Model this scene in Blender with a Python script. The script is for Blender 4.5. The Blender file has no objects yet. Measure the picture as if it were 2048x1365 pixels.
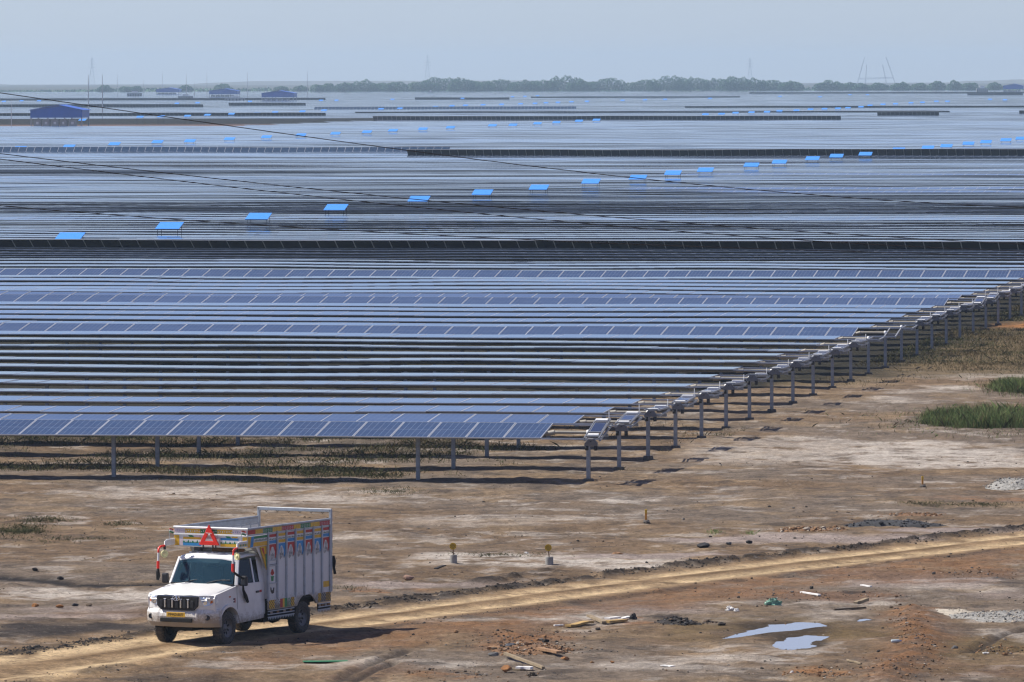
import bpy, math, random
import numpy as np
from mathutils import Vector, Matrix

R = math.radians
SC = bpy.context.scene
COL = SC.collection
rng = np.random.default_rng(7)
random.seed(7)

# ------------------------------------------------------------------ camera
F = 13200.0                      # focal length in photo pixels (2048 wide)
CAMZ = 12.2
PITCH = math.atan((682.5 - 150.0) / F)
ROLL = 0.0022
cam_d = bpy.data.cameras.new('camera')
cam_d.sensor_width = 36.0
cam_d.lens = F * 36.0 / 2048.0
cam_d.clip_start = 1.0
cam_d.clip_end = 30000.0
cam = bpy.data.objects.new('camera', cam_d)
COL.objects.link(cam)
v_f = Vector((0, math.cos(PITCH), -math.sin(PITCH)))
v_u0 = Vector((0, math.sin(PITCH), math.cos(PITCH)))
v_r0 = Vector((1, 0, 0))
v_r = v_r0 * math.cos(ROLL) - v_u0 * math.sin(ROLL)
v_u = v_u0 * math.cos(ROLL) + v_r0 * math.sin(ROLL)
M3 = Matrix((v_r, v_u, -v_f)).transposed()
cam.matrix_world = Matrix.Translation((0, 0, CAMZ)) @ M3.to_4x4()
SC.camera = cam

# ------------------------------------------------------------------ sky + sun
SUN_EL, SUN_X, SUN_Y = R(50.0), -0.965, 0.262     # horizontal direction towards the sun
sun_az = math.atan2(SUN_X, SUN_Y)                  # clockwise from +Y
world = bpy.data.worlds.new('World')
SC.world = world
world.use_nodes = True
wn = world.node_tree.nodes
wl = world.node_tree.links
for n in list(wn):
    wn.remove(n)
w_out = wn.new('ShaderNodeOutputWorld')
w_bg = wn.new('ShaderNodeBackground')
w_sky = wn.new('ShaderNodeTexSky')
w_sky.sky_type = 'NISHITA'
w_sky.sun_disc = False
w_sky.sun_elevation = SUN_EL
w_sky.sun_rotation = sun_az
w_sky.altitude = 0
w_sky.air_density = 0.7
w_sky.dust_density = 0.3
w_sky.ozone_density = 0.0
w_bg.inputs["Strength"].default_value = 0.096
w_tint = wn.new('ShaderNodeMix')
w_tint.data_type = 'RGBA'
w_tint.blend_type = 'MULTIPLY'
w_tint.inputs[0].default_value = 1.0
w_tint.inputs[7].default_value = (0.545, 0.655, 0.95, 1)   # thinner clear-sky part ...
wl.new(w_sky.outputs[0], w_tint.inputs[6])
w_veil = wn.new('ShaderNodeMix')
w_veil.data_type = 'RGBA'
w_veil.blend_type = 'ADD'
w_veil.inputs[0].default_value = 1.0
w_veil.inputs[7].default_value = (0.70, 0.46, 0.30, 1)      # ... under an even veil of dust haze
wl.new(w_tint.outputs[2], w_veil.inputs[6])
wl.new(w_veil.outputs[2], w_bg.inputs[0])
wl.new(w_bg.outputs[0], w_out.inputs[0])

sun_d = bpy.data.lights.new('sun', 'SUN')
sun_d.energy = 5.0
sun_d.angle = R(0.53)
sun_d.color = (1.0, 0.95, 0.87)
sun = bpy.data.objects.new('sun', sun_d)
COL.objects.link(sun)
sv = Vector((SUN_X * math.cos(SUN_EL), SUN_Y * math.cos(SUN_EL), math.sin(SUN_EL)))
sun.rotation_euler = sv.to_track_quat('Z', 'Y').to_euler()
sun.location = (0, 0, 60)

SC.view_settings.view_transform = 'Standard'
SC.view_settings.look = 'None'
SC.view_settings.exposure = 0.42
SC.view_settings.gamma = 1.0
SC.view_settings.use_curve_mapping = False
SC.render.engine = 'CYCLES'
SC.cycles.use_denoising = True
SC.cycles.max_bounces = 6
SC.cycles.diffuse_bounces = 3
SC.cycles.glossy_bounces = 3
SC.cycles.transmission_bounces = 4
SC.cycles.transparent_max_bounces = 8
SC.cycles.volume_bounces = 1
SC.cycles.sample_clamp_indirect = 6.0
SC.cycles.filter_width = 1.3

# ------------------------------------------------------------------ helpers
def at(px, py, z=0.0):
    """Point of the place at height z seen at photo pixel (px, py)."""
    d = v_f * F + v_r * (px - 1024.0) - v_u * (py - 682.5)
    s = (z - CAMZ) / d.z
    return Vector((d.x * s, d.y * s, z))

def atY(px, py, Y):
    d = v_f * F + v_r * (px - 1024.0) - v_u * (py - 682.5)
    s = Y / d.y
    return Vector((d.x * s, Y, CAMZ + d.z * s))

def lerp(a, b, t):
    return a + (b - a) * t

_TAB = np.random.default_rng(99).random((1024, 1024)).astype(np.float32).ravel()
def vnoise(x, y, seed=0):
    x0 = np.floor(x); y0 = np.floor(y)
    fx = (x - x0).astype(np.float32); fy = (y - y0).astype(np.float32)
    fx = fx * fx * (3 - 2 * fx); fy = fy * fy * (3 - 2 * fy)
    ix = (x0.astype(np.int64) + seed * 37) & 1023; iy = ((y0.astype(np.int64) + seed * 101) & 1023) * 1024
    ix1 = (ix + 1) & 1023; iy1 = (iy + 1024) & 1048575
    a = _TAB[iy + ix]; b = _TAB[iy + ix1]; c = _TAB[iy1 + ix]; d = _TAB[iy1 + ix1]
    a = a + (b - a) * fx; c = c + (d - c) * fx
    return a + (c - a) * fy

def fbm(x, y, scale, octv=4, seed=0, gain=0.5):
    x = np.asarray(x, float) / scale; y = np.asarray(y, float) / scale
    s = 0; a = 1.0; t = 0
    for o in range(octv):
        s = s + a * vnoise(x, y, seed + o * 17)
        t += a; a *= gain
        x = x * 2.03 + 11.3; y = y * 2.03 + 5.7
    return s / t

def sst(a, b, x):
    t = np.clip((x - a) / (b - a), 0, 1)
    return t * t * (3 - 2 * t)

_pd = {}
def polydist(xs, ys, pts):
    """Signed distance to a polyline (positive on its far side, +Y); 1e3 well away from it."""
    key = (id(pts), xs.shape, float(xs[0]), float(ys[-1]))
    if len(xs) > 1000 and key in _pd: return _pd[key]
    P = np.array(pts)
    i = np.nonzero((xs > P[:, 0].min() - 4) & (xs < P[:, 0].max() + 4) & (ys > P[:, 1].min() - 5) & (ys < P[:, 1].max() + 5))[0]
    X = xs[i]; Y = ys[i]
    best = np.full(X.shape, 1e3); sgn = np.ones(X.shape)
    for (x0, y0), (x1, y1) in zip(pts[:-1], pts[1:]):
        dx, dy = x1 - x0, y1 - y0
        t = np.clip(((X - x0) * dx + (Y - y0) * dy) / (dx * dx + dy * dy), 0, 1)
        d = np.hypot(X - (x0 + t * dx), Y - (y0 + t * dy))
        m = d < best
        best = np.where(m, d, best); sgn = np.where(m, np.sign(dx * (Y - y0) - dy * (X - x0)), sgn)
    out = np.full(xs.shape, 1e3); out[i] = best * sgn
    if len(xs) > 1000: _pd[key] = out
    return out

def leaf_quads(b, C, S, rr, aspect=0.7, mat=0):
    """Adds one randomly turned leaf-clump quad per centre."""
    n = len(C)
    a1 = rr.normal(0, 1, (n, 3)); a1 /= np.linalg.norm(a1, axis=1)[:, None]
    a2 = np.cross(a1, rr.normal(0, 1, (n, 3))); a2 /= np.linalg.norm(a2, axis=1)[:, None]
    s = np.asarray(S)[:, None]
    V = np.stack([C - a1 * s, C + a2 * s * aspect, C + a1 * s, C - a2 * s * aspect], 1).reshape(-1, 3)
    o = len(b.v)
    b.v += V.tolist()
    b.f += [(o + 4 * i, o + 4 * i + 1, o + 4 * i + 2, o + 4 * i + 3) for i in range(n)]
    b.m += [mat] * n; b.sm += [False] * n; b.uv += [None] * n

class MB:
    """Collects faces and builds ONE mesh object."""
    def __init__(self):
        self.v = []; self.f = []; self.m = []; self.uv = []; self.sm = []
    def add(self, verts, faces, mat=0, smooth=False, uv=None):
        o = len(self.v)
        self.v += [tuple(p) for p in verts]
        for i, fc in enumerate(faces):
            self.f.append(tuple(o + j for j in fc)); self.m.append(mat); self.sm.append(smooth)
            self.uv.append(uv[i] if uv else None)
    def box(self, c, s, mat=0, rot=None):
        x, y, z = s[0] / 2, s[1] / 2, s[2] / 2
        P = [Vector(p) for p in ((-x, -y, -z), (x, -y, -z), (x, y, -z), (-x, y, -z), (-x, -y, z), (x, -y, z), (x, y, z), (-x, y, z))]
        if rot is not None:
            P = [rot @ p for p in P]
        P = [p + Vector(c) for p in P]
        self.add(P, [(0, 3, 2, 1), (4, 5, 6, 7), (0, 1, 5, 4), (1, 2, 6, 5), (2, 3, 7, 6), (3, 0, 4, 7)], mat)
    def bar(self, a, b, w, h, mat=0, up=(0, 0, 1)):
        a = Vector(a); b = Vector(b); d = b - a; L = d.length; d = d / L
        u = Vector(up)
        if abs(d.dot(u)) > 0.97: u = Vector((0, 1, 0))
        s = d.cross(u).normalized(); u = s.cross(d).normalized()
        m = Matrix((d, s, u)).transposed()
        self.box((a + b) / 2, (L, w, h), mat, m)
    def prism(self, poly, axis, a, b, mat=0, capmat=None):
        """poly: 2-D outline; axis 'y' -> (x,z) outline extruded along y, 'x' -> (y,z), 'z' -> (x,y)."""
        def P(p, t):
            return {'y': (p[0], t, p[1]), 'x': (t, p[0], p[1]), 'z': (p[0], p[1], t)}[axis]
        n = len(poly)
        V = [P(p, a) for p in poly] + [P(p, b) for p in poly]
        Fs = [(i, (i + 1) % n, n + (i + 1) % n, n + i) for i in range(n)]
        self.add(V, Fs, mat)
        self.add(V, [tuple(range(n))[::-1], tuple(range(n, 2 * n))], mat if capmat is None else capmat)
    def tube(self, path, r, n=8, mat=0, smooth=True, cap=True):
        path = [Vector(p) for p in path]
        rs = r if isinstance(r, (list, tuple)) else [r] * len(path)
        V = []; prev = None
        for i, p in enumerate(path):
            d = (path[min(i + 1, len(path) - 1)] - path[max(i - 1, 0)]).normalized()
            u = Vector((0, 0, 1)) if abs(d.z) < 0.95 else Vector((0, 1, 0))
            s = d.cross(u).normalized(); u = s.cross(d)
            if prev is not None and s.dot(prev) < 0: s = -s; u = -u
            prev = s
            for j in range(n):
                t = 2 * math.pi * j / n
                V.append(p + (s * math.cos(t) + u * math.sin(t)) * rs[i])
        Fs = []
        for i in range(len(path) - 1):
            for j in range(n):
                k = (j + 1) % n
                Fs.append((i * n + j, i * n + k, (i + 1) * n + k, (i + 1) * n + j))
        self.add(V, Fs, mat, smooth)
        if cap:
            self.add(V, [tuple(range(n))[::-1], tuple(range((len(path) - 1) * n, len(path) * n))], mat)
    def lathe(self, prof, axis='y', n=28, c=(0, 0, 0), mat=0, smooth=True):
        """prof: list of (radius, offset along axis)."""
        V = []
        for r, h in prof:
            for j in range(n):
                t = 2 * math.pi * j / n
                a, b = r * math.cos(t), r * math.sin(t)
                p = {'y': (a, h, b), 'x': (h, a, b), 'z': (a, b, h)}[axis]
                V.append((p[0] + c[0], p[1] + c[1], p[2] + c[2]))
        Fs = []
        for i in range(len(prof) - 1):
            for j in range(n):
                k = (j + 1) % n
                Fs.append((i * n + j, i * n + k, (i + 1) * n + k, (i + 1) * n + j))
        self.add(V, Fs, mat, smooth)
    def stone(self, c, r, mat=0, sq=(1, 1, 0.7), seed=None, sub=0):
        rr = random.Random(seed) if seed is not None else random
        t = (1 + 5 ** 0.5) / 2
        base = [(-1, t, 0), (1, t, 0), (-1, -t, 0), (1, -t, 0), (0, -1, t), (0, 1, t), (0, -1, -t), (0, 1, -t), (t, 0, -1), (t, 0, 1), (-t, 0, -1), (-t, 0, 1)]
        fc = [(0, 11, 5), (0, 5, 1), (0, 1, 7), (0, 7, 10), (0, 10, 11), (1, 5, 9), (5, 11, 4), (11, 10, 2), (10, 7, 6), (7, 1, 8), (3, 9, 4), (3, 4, 2), (3, 2, 6), (3, 6, 8), (3, 8, 9), (4, 9, 5), (2, 4, 11), (6, 2, 10), (8, 6, 7), (9, 8, 1)]
        a = rr.random() * 6.3; ca, sa = math.cos(a), math.sin(a)
        V = []
        for p in base:
            k = r / 1.9 * rr.uniform(0.72, 1.25)
            x, y, z = p[0] * k * sq[0], p[1] * k * sq[1], p[2] * k * sq[2]
            V.append((c[0] + x * ca - y * sa, c[1] + x * sa + y * ca, c[2] + z))
        self.add(V, fc, mat)
    def build(self, name, mats, parent=None, loc=None, bevel=0, seg=2):
        me = bpy.data.meshes.new(name)
        me.from_pydata(self.v, [], self.f)
        if not isinstance(mats, (list, tuple)): mats = [mats]
        for m in mats: me.materials.append(m)
        me.polygons.foreach_set('material_index', self.m)
        me.polygons.foreach_set('use_smooth', self.sm)
        if any(u is not None for u in self.uv):
            ul = me.uv_layers.new(name='UVMap')
            flat = []
            for u, fc in zip(self.uv, self.f):
                for j in range(len(fc)):
                    flat += list(u[j]) if u is not None else [0.5, 0.25]
            ul.data.foreach_set('uv', flat)
        me.validate(); me.update()
        o = bpy.data.objects.new(name, me)
        COL.objects.link(o)
        if parent is not None: o.parent = parent
        if loc is not None: o.location = loc
        if bevel:
            b = o.modifiers.new('bevel', 'BEVEL'); b.width = bevel; b.segments = seg; b.limit_method = 'ANGLE'; b.angle_limit = R(35)
            b.harden_normals = False
        return o

def tag(o, label=None, cat=None, group=None, kind=None):
    if label: o['label'] = label
    if cat: o['category'] = cat
    if group: o['group'] = group
    if kind: o['kind'] = kind
    return o

def empty(name, loc, rz=0.0):
    o = bpy.data.objects.new(name, None)
    o.empty_display_size = 0.2
    COL.objects.link(o)
    o.location = loc; o.rotation_euler = (0, 0, rz)
    return o

def copy_obj(o, parent=None, name=None):
    c = o.copy(); COL.objects.link(c); c.parent = parent
    return c

# ------------------------------------------------------------------ materials
class NT:
    def __init__(self, name):
        self.m = bpy.data.materials.new(name); self.m.use_nodes = True
        self.t = self.m.node_tree
        for n in list(self.t.nodes): self.t.nodes.remove(n)
        self.out = self.n('ShaderNodeOutputMaterial')
        self.b = self.n('ShaderNodeBsdfPrincipled')
        self.l(self.b.outputs[0], self.out.inputs[0])
    def n(self, t, **k):
        x = self.t.nodes.new(t)
        for a, v in k.items(): setattr(x, a, v)
        return x
    def l(self, a, b): self.t.links.new(a, b)
    def math(self, op, a, b=None, c=None):
        x = self.n('ShaderNodeMath', operation=op)
        for i, s in enumerate((a, b, c)):
            if s is None: continue
            if isinstance(s, (int, float)): x.inputs[i].default_value = s
            else: self.l(s, x.inputs[i])
        return x.outputs[0]
    def mix(self, fac, a, b, bt='MIX'):
        x = self.n('ShaderNodeMix', data_type='RGBA', blend_type=bt)
        for i, s in ((0, fac), (6, a), (7, b)):
            if isinstance(s, (int, float)): x.inputs[i].default_value = s
            elif isinstance(s, tuple): x.inputs[i].default_value = (s[0], s[1], s[2], 1)
            else: self.l(s, x.inputs[i])
        return x.outputs[2]
    def noise(self, scale, detail=3, rough=0.55, coord=None):
        x = self.n('ShaderNodeTexNoise')
        x.inputs['Scale'].default_value = scale; x.inputs['Detail'].default_value = detail; x.inputs['Roughness'].default_value = rough
        if coord is not None: self.l(coord, x.inputs['Vector'])
        return x.outputs['Fac']
    def coord(self, which='Object'):
        return self.n('ShaderNodeTexCoord').outputs[which]
    def geo_pos(self):
        return self.n('ShaderNodeNewGeometry').outputs['Position']
    def ramp(self, f, a, b):
        x = self.n('ShaderNodeMapRange'); x.clamp = True
        self.l(f, x.inputs[0]); x.inputs[1].default_value = a; x.inputs[2].default_value = b
        return x.outputs[0]
    def bump(self, h, strength=0.3, dist=0.02):
        x = self.n('ShaderNodeBump'); x.inputs['Strength'].default_value = strength; x.inputs['Distance'].default_value = dist
        self.l(h, x.inputs['Height']); self.l(x.outputs[0], self.b.inputs['Normal'])

def mat(name, col, rough=0.6, metal=0.0, var=0.18, scale=6.0, dirt=None, dirt_amt=0.0, bump=0.0, spec=None, coord='Object'):
    """Painted / plain surface with uneven tone and, if asked, dust."""
    t = NT(name)
    co = t.coord(coord) if coord != 'World' else t.geo_pos()
    f = t.ramp(t.noise(scale, 4, 0.6, co), 0.3, 0.7)
    lo = tuple(c * (1 - var) for c in col); hi = tuple(min(1, c * (1 + var)) for c in col)
    c = t.mix(f, lo, hi)
    if dirt is not None:
        g = t.ramp(t.noise(scale * 1.7, 5, 0.65, co), 0.62 - dirt_amt * 0.45, 0.80 - dirt_amt * 0.3)
        c = t.mix(t.math('MULTIPLY', g, min(1.0, dirt_amt + 0.35)), c, dirt)
    t.l(c, t.b.inputs['Base Color'])
    t.b.inputs['Roughness'].default_value = rough
    t.b.inputs['Metallic'].default_value = metal
    if spec is not None: t.b.inputs['Specular IOR Level'].default_value = spec
    if bump: t.bump(t.noise(scale * 6, 3, 0.6, co), bump, 0.02)
    return t.m

DUST = (0.24, 0.18, 0.12)
# ------------------------------------------------------------------ the ground
THETA = math.atan(0.174)
ROW_O = at(1177, 964)                       # foot of the end post of the nearest row
AX = Vector((math.cos(THETA), -math.sin(THETA), 0))
TR = Vector((math.sin(THETA), math.cos(THETA), 0))
PITCH_ROW = 5.92

def P2(lst):
    return [(at(a, b).x, at(a, b).y) for a, b in lst]

ROAD = P2([(-420, 1412), (-150, 1367), (0, 1341), (160, 1317), (385, 1283), (540, 1260), (660, 1246), (860, 1220), (1000, 1201), (1348, 1156), (1700, 1117), (2048, 1077), (2300, 1048)])
SHADOW_LINE = P2([(-200, 1148), (0, 1154), (80, 1160), (150, 1168), (200, 1171), (260, 1169), (330, 1166), (420, 1168)])  # shadow line of an overhead wire, painted into the soil over a shallow groove
RIDGE = P2([(1765, 1372), (1800, 1335), (1835, 1305), (1848, 1275), (1826, 1240), (1822, 1222)])
TRACK1 = P2([(660, 1372), (700, 1350), (760, 1322), (815, 1306)])
TRACK2 = P2([(690, 1368), (735, 1350), (790, 1328)])
TRACK3 = P2([(1935, 1312), (1965, 1295), (1985, 1280), (2010, 1268), (2048, 1258), (2120, 1250)])
BERM2 = P2([(960, 1162), (1000, 1156), (1060, 1149), (1110, 1142)])

def reg(xs, ys, px, py, hw, hh, warp=0.45, soft=0.6):
    c = at(px, py); D = c.y
    rx = hw * D / F; ry = hh * D * D / (F * CAMZ)
    out = np.zeros(np.shape(xs))
    i = np.nonzero((np.abs(xs - c.x) < rx * 2.3) & (np.abs(ys - c.y) < ry * 2.3))[0]
    if len(i):
        x = xs[i]; y = ys[i]
        w = (fbm(x, y, max(rx, ry) * 0.5, 4, int(px + py)) - 0.5) * 2 * warp * 1.6
        out[i] = sst(0, soft, 1 - np.hypot((x - c.x) / rx, (y - c.y) / ry) + w)
    return out

PUD_OUT = [[(1446, 1275), (1475, 1266), (1500, 1258), (1525, 1253), (1548, 1247), (1580, 1245), (1605, 1242), (1630, 1241.5), (1655, 1243), (1656, 1248), (1640, 1252), (1612, 1256), (1590, 1259), (1560, 1263), (1525, 1268), (1485, 1272)],
           [(1553, 1288), (1568, 1281), (1580, 1275), (1600, 1270), (1625, 1269), (1655, 1271), (1648, 1276), (1632, 1281), (1628, 1287), (1612, 1293), (1592, 1298), (1572, 1296), (1560, 1292)],
           [(1710, 1240), (1720, 1236), (1734, 1235), (1742, 1237), (1732, 1240), (1722, 1241)]]
def smooth_outline(out):
    W_ = [at(*q) for q in out]; n = len(W_); pts = []
    for i in range(n):
        p0, p1, p2, p3 = W_[i - 1], W_[i], W_[(i + 1) % n], W_[(i + 2) % n]
        for k in range(4):
            u_ = k / 4
            p = 0.5 * ((2 * p1) + (p2 - p0) * u_ + (2 * p0 - 5 * p1 + 4 * p2 - p3) * u_ * u_ + (3 * p1 - p0 - 3 * p2 + p3) * u_ ** 3)
            pts.append((p.x, p.y))
    return pts
PUD_W = [smooth_outline(q) for q in PUD_OUT]
WATER_Z = -0.028
def puddle_bed(xs, ys, h):
    for pts in PUD_W:
        P = np.array(pts + [pts[0]])
        i = np.nonzero((xs > P[:, 0].min() - 1.5) & (xs < P[:, 0].max() + 1.5) & (ys > P[:, 1].min() - 2.5) & (ys < P[:, 1].max() + 2.5))[0]
        if not len(i): continue
        X, Y = xs[i], ys[i]; ins = np.zeros(len(i), bool); best = np.full(len(i), 1e3)
        for (x0, y0), (x1, y1) in zip(P[:-1], P[1:]):
            c_ = ((y0 > Y) != (y1 > Y)) & (X < (x1 - x0) * (Y - y0) / (y1 - y0 + 1e-12) + x0); ins ^= c_
            dx, dy = x1 - x0, y1 - y0; t_ = np.clip(((X - x0) * dx + (Y - y0) * dy) / (dx * dx + dy * dy + 1e-12), 0, 1)
            best = np.minimum(best, np.hypot(X - x0 - t_ * dx, Y - y0 - t_ * dy))
        sd = np.where(ins, -best, best) + (fbm(X, Y, 0.35, 3, 75) - 0.5) * 0.16
        bed = WATER_Z - 0.05 * sst(0, 0.35, -sd) + 0.04 * sst(0, 0.7, sd) + (fbm(X, Y, 0.4, 3, 71) - 0.5) * 0.016
        w = 1 - sst(0.5, 1.4, sd)
        h[i] = h[i] * (1 - w) + bed * w
    return h
PUDDLES = [(1552, 1257, 100, 14), (1604, 1284, 50, 13), (1727, 1238, 15, 3)]

def ground_height(xs, ys):
    xs = np.asarray(xs, float); ys = np.asarray(ys, float)
    near = 1 - sst(330, 420, ys)
    lf = sst(100, 128, ys)
    h = (fbm(xs, ys, 5.0, 3, 3) - 0.5) * 0.14
    h += (fbm(xs, ys, 1.0, 4, 9, 0.6) - 0.5) * 0.13 * (0.5 + fbm(xs, ys, 4.0, 2, 12))
    h += (fbm(xs, ys, 0.30, 3, 21) - 0.5) * 0.065 * sst(0.3, 0.65, fbm(xs, ys, 2.5, 3, 22))
    d = polydist(xs, ys, ROAD)
    ad = np.abs(d)
    on = 1 - sst(1.35, 1.8, ad)
    road = -0.035 * np.exp(-((ad - 0.72) / 0.28) ** 2) + 0.02 * np.exp(-(d / 0.22) ** 2) + (fbm(xs, ys, 0.5, 3, 31) - 0.5) * 0.025
    h = h * (1 - on * 0.85) + road * on
    left = sst(-9.5, -7.0, xs)
    berm = np.exp(-((d - 1.95) / 0.32) ** 2) * sst(0.30, 0.62, fbm(xs, ys, 0.26, 3, 41)) * (0.25 + 0.75 * left)
    h += berm * 0.11
    h += 0.05 * np.exp(-((d + 1.6) / 0.2) ** 2) * fbm(xs, ys, 0.6, 3, 43)
    h -= 0.03 * np.exp(-(polydist(xs, ys, SHADOW_LINE) / 0.45) ** 2)  # shallow groove under the painted wire shadow
    rd = np.abs(polydist(xs, ys, RIDGE))
    h += 0.13 * np.exp(-(rd / 0.55) ** 2) * (0.5 + fbm(xs, ys, 0.35, 3, 51))
    for tr in (TRACK1, TRACK2, TRACK3):
        h -= 0.06 * np.exp(-(polydist(xs, ys, tr) / 0.13) ** 2)
        h += 0.03 * np.exp(-((np.abs(polydist(xs, ys, tr)) - 0.26) / 0.1) ** 2)
    h += 0.14 * np.exp(-(polydist(xs, ys, BERM2) / 0.4) ** 2) * sst(0.35, 0.7, fbm(xs, ys, 0.4, 3, 61))
    h = puddle_bed(xs, ys, h)
    return h * near * lf

def gz(x, y):
    return float(ground_height(np.array([x]), np.array([y]))[0])

def ground_colour(xs, ys):
    n1 = fbm(xs, ys, 6.0, 4, 101); n2 = fbm(xs, ys, 2.2, 5, 102); n3 = fbm(xs, ys, 0.7, 4, 103); n4 = fbm(xs, ys, 14.0, 3, 104)
    brown = np.array((0.150, 0.106, 0.066)); grey = np.array((0.150, 0.121, 0.093)); tan = np.array((0.205, 0.150, 0.092))
    salt = np.array((0.44, 0.41, 0.37)); orange = np.array((0.215, 0.108, 0.045)); red = np.array((0.150, 0.092, 0.058))
    sand = np.array((0.47, 0.36, 0.215)); mud = np.array((0.024, 0.020, 0.0175)); olive = np.array((0.118, 0.084, 0.038)); lilac = np.array((0.265, 0.225, 0.205))
    c = lerp(brown, grey, sst(0.38, 0.62, n1)[:, None])
    c = lerp(c, tan, (0.75 * sst(0.5, 0.72, n2))[:, None])
    c = c * (0.76 + 0.48 * n3)[:, None]
    c = c * (0.72 + 0.56 * fbm(xs, ys, 0.28, 3, 105))[:, None]
    def put(col, w):
        nonlocal c
        c = lerp(c, col, np.clip(w, 0, 1)[:, None])
    def R_(px, py, hw, hh, **k): return reg(xs, ys, px, py, hw, hh, **k)
    # salt crust: everywhere thin, heavy in some places
    put(salt * 0.85, 0.55 * sst(0.56, 0.64, fbm(xs, ys, 1.6, 6, 111, 0.68)) * sst(0.35, 0.6, n3) * (1 - sst(235, 260, ys)))
    put(mud * 2.2, 0.5 * sst(0.58, 0.66, fbm(xs, ys, 0.9, 6, 121, 0.68)) * (1 - sst(235, 260, ys)))
    for px, py, hw, hh, w in ((1060, 1122, 260, 20, .85), (1180, 1128, 150, 12, .8), (930, 1112, 130, 9, .7), (1600, 905, 280, 28, .6), (1880, 912, 220, 26, .8), (330, 985, 260, 16, .65), (620, 998, 220, 14, .6), (1230, 1002, 70, 8, .6), (150, 1186, 170, 12, .75), (250, 1198, 120, 9, .75), (640, 1075, 120, 7, .6), (1960, 752, 130, 7, .8), (1900, 776, 60, 6, .75), (1800, 782, 120, 5, .5), (860, 1330, 130, 11, .4), (1180, 1240, 110, 12, .6), (1500, 1305, 190, 20, .55), (1330, 1330, 200, 18, .5), (1680, 1230, 90, 14, .4), (700, 1335, 80, 14, .55), (1700, 1205, 120, 8, .6), (1950, 1175, 120, 10, .5), (1000, 1040, 300, 12, .35), (1800, 800, 90, 8, .5)):
        put(salt, w * R_(px, py, hw * 1.1, hh * 1.15) * sst(0.28, 0.54, fbm(xs, ys, 0.8, 5, 131, 0.65)))
    for px, py, hw, hh, w in ((1650, 1078, 360, 11, 1.0), (1900, 1062, 200, 11, 1.0), (1300, 1112, 200, 9, .9), (850, 1168, 240, 10, .85), (1850, 1165, 200, 14, .6), (1300, 1220, 160, 14, .55), (180, 1215, 260, 12, .5), (120, 1232, 220, 9, .8), (2000, 1190, 120, 10, .5)):
        put(lilac, w * R_(px, py, hw, hh))
    for px, py, hw, hh, w in ((1000, 1262, 210, 18, .6), (1600, 1193, 260, 14, .85), (1850, 1150, 220, 12, .85), (1300, 1212, 220, 12, .6), (1040, 1288, 130, 24, .7), (760, 1345, 160, 16, .5), (1900, 1110, 200, 10, .6), (240, 1225, 200, 12, .4), (1950, 1345, 140, 20, .4)):
        put(red, w * R_(px, py, hw, hh))
    for px, py, hw, hh, w in ((1060, 1285, 110, 16, .8), (1640, 1350, 70, 14, .9), (1850, 1165, 160, 7, .5), (1950, 1000, 160, 6, .55), (1980, 1140, 90, 9, .7), (1550, 1185, 160, 8, .5), (880, 1352, 90, 9, .6), (1990, 1300, 60, 14, .6), (730, 1177, 60, 4, .6), (840, 1179, 60, 4, .5), (1270, 1245, 40, 8, .7)):
        put(orange, w * R_(px, py, hw, hh) * sst(0.2, 0.6, fbm(xs, ys, 0.35, 3, 141)))
    for px, py, hw, hh, w in ((1680, 1262, 190, 30, .85), (1930, 1290, 170, 34, .85), (1480, 1255, 170, 18, .7), (1400, 1275, 100, 14, .5), (1900, 1345, 150, 14, .4)):
        put(olive, w * R_(px, py, hw, hh))
    for px, py, hw, hh, w in ((120, 1258, 200, 13, .95), (60, 1272, 150, 11, .95), (230, 1248, 90, 7, .9), (120, 1240, 160, 7, .6), (1790, 1046, 130, 9, .8), (1560, 1050, 60, 4, .7), (1340, 1238, 50, 7, .85), (860, 1328, 60, 8, .6), (1100, 1345, 60, 8, .5), (350, 1355, 160, 14, .6), (1720, 1186, 40, 5, .8), (1180, 1247, 40, 6, .5), (2020, 1165, 60, 6, .5)):
        put(mud * 1.4, w * R_(px, py, hw, hh))
    # the road
    d = polydist(xs, ys, ROAD); ad = np.abs(d) / (1 + 0.7 * sst(-6.0, -9.5, xs))
    wob = (fbm(xs, ys, 1.3, 3, 151) - 0.5) * 0.5
    verge = sst(-5.2, -3.6, d + wob * 2.5) * (1 - sst(-1.6, -1.0, d)) * sst(-7.5, -3.0, xs)
    put(np.array((0.180, 0.108, 0.060)), 0.70 * verge * sst(0.3, 0.55, n2)); put(orange * 0.9, 0.40 * verge * sst(0.45, 0.6, fbm(xs, ys, 0.6, 4, 155)))
    on = 1 - sst(1.05, 2.0, ad + wob * 1.4)
    rn = fbm(xs, ys, 0.6, 5, 152, 0.65); rl = fbm(xs, ys, 2.6, 3, 156)
    rc = np.array((0.225, 0.155, 0.085))[None, :] * (0.55 + 0.9 * rn)[:, None]
    rut = np.exp(-((ad - 0.74 + wob * 0.25) / 0.36) ** 2) * sst(0.18, 0.5, rn + (rl - 0.5) * 0.5)
    rc = lerp(rc, (sand * 1.12)[None, :] * (0.72 + 0.5 * rn)[:, None], (0.95 * rut)[:, None])
    rc = lerp(rc, np.array((0.11, 0.068, 0.030)), (0.75 * np.exp(-((d + wob * 0.3) / 0.16) ** 2) * sst(0.35, 0.6, rl))[:, None])
    c = lerp(c, rc, (on * 0.95)[:, None])
    lt = 1 - sst(-9.0, -7.0, xs)
    wl_ = np.exp(-((d - 1.95 + wob * 0.5) / (0.34 + 0.35 * np.exp(-((xs + 2.0) / 3.0) ** 2))) ** 2) * sst(0.28, 0.5, fbm(xs, ys, 0.26, 3, 41))
    put(mud, 0.92 * wl_)
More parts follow.
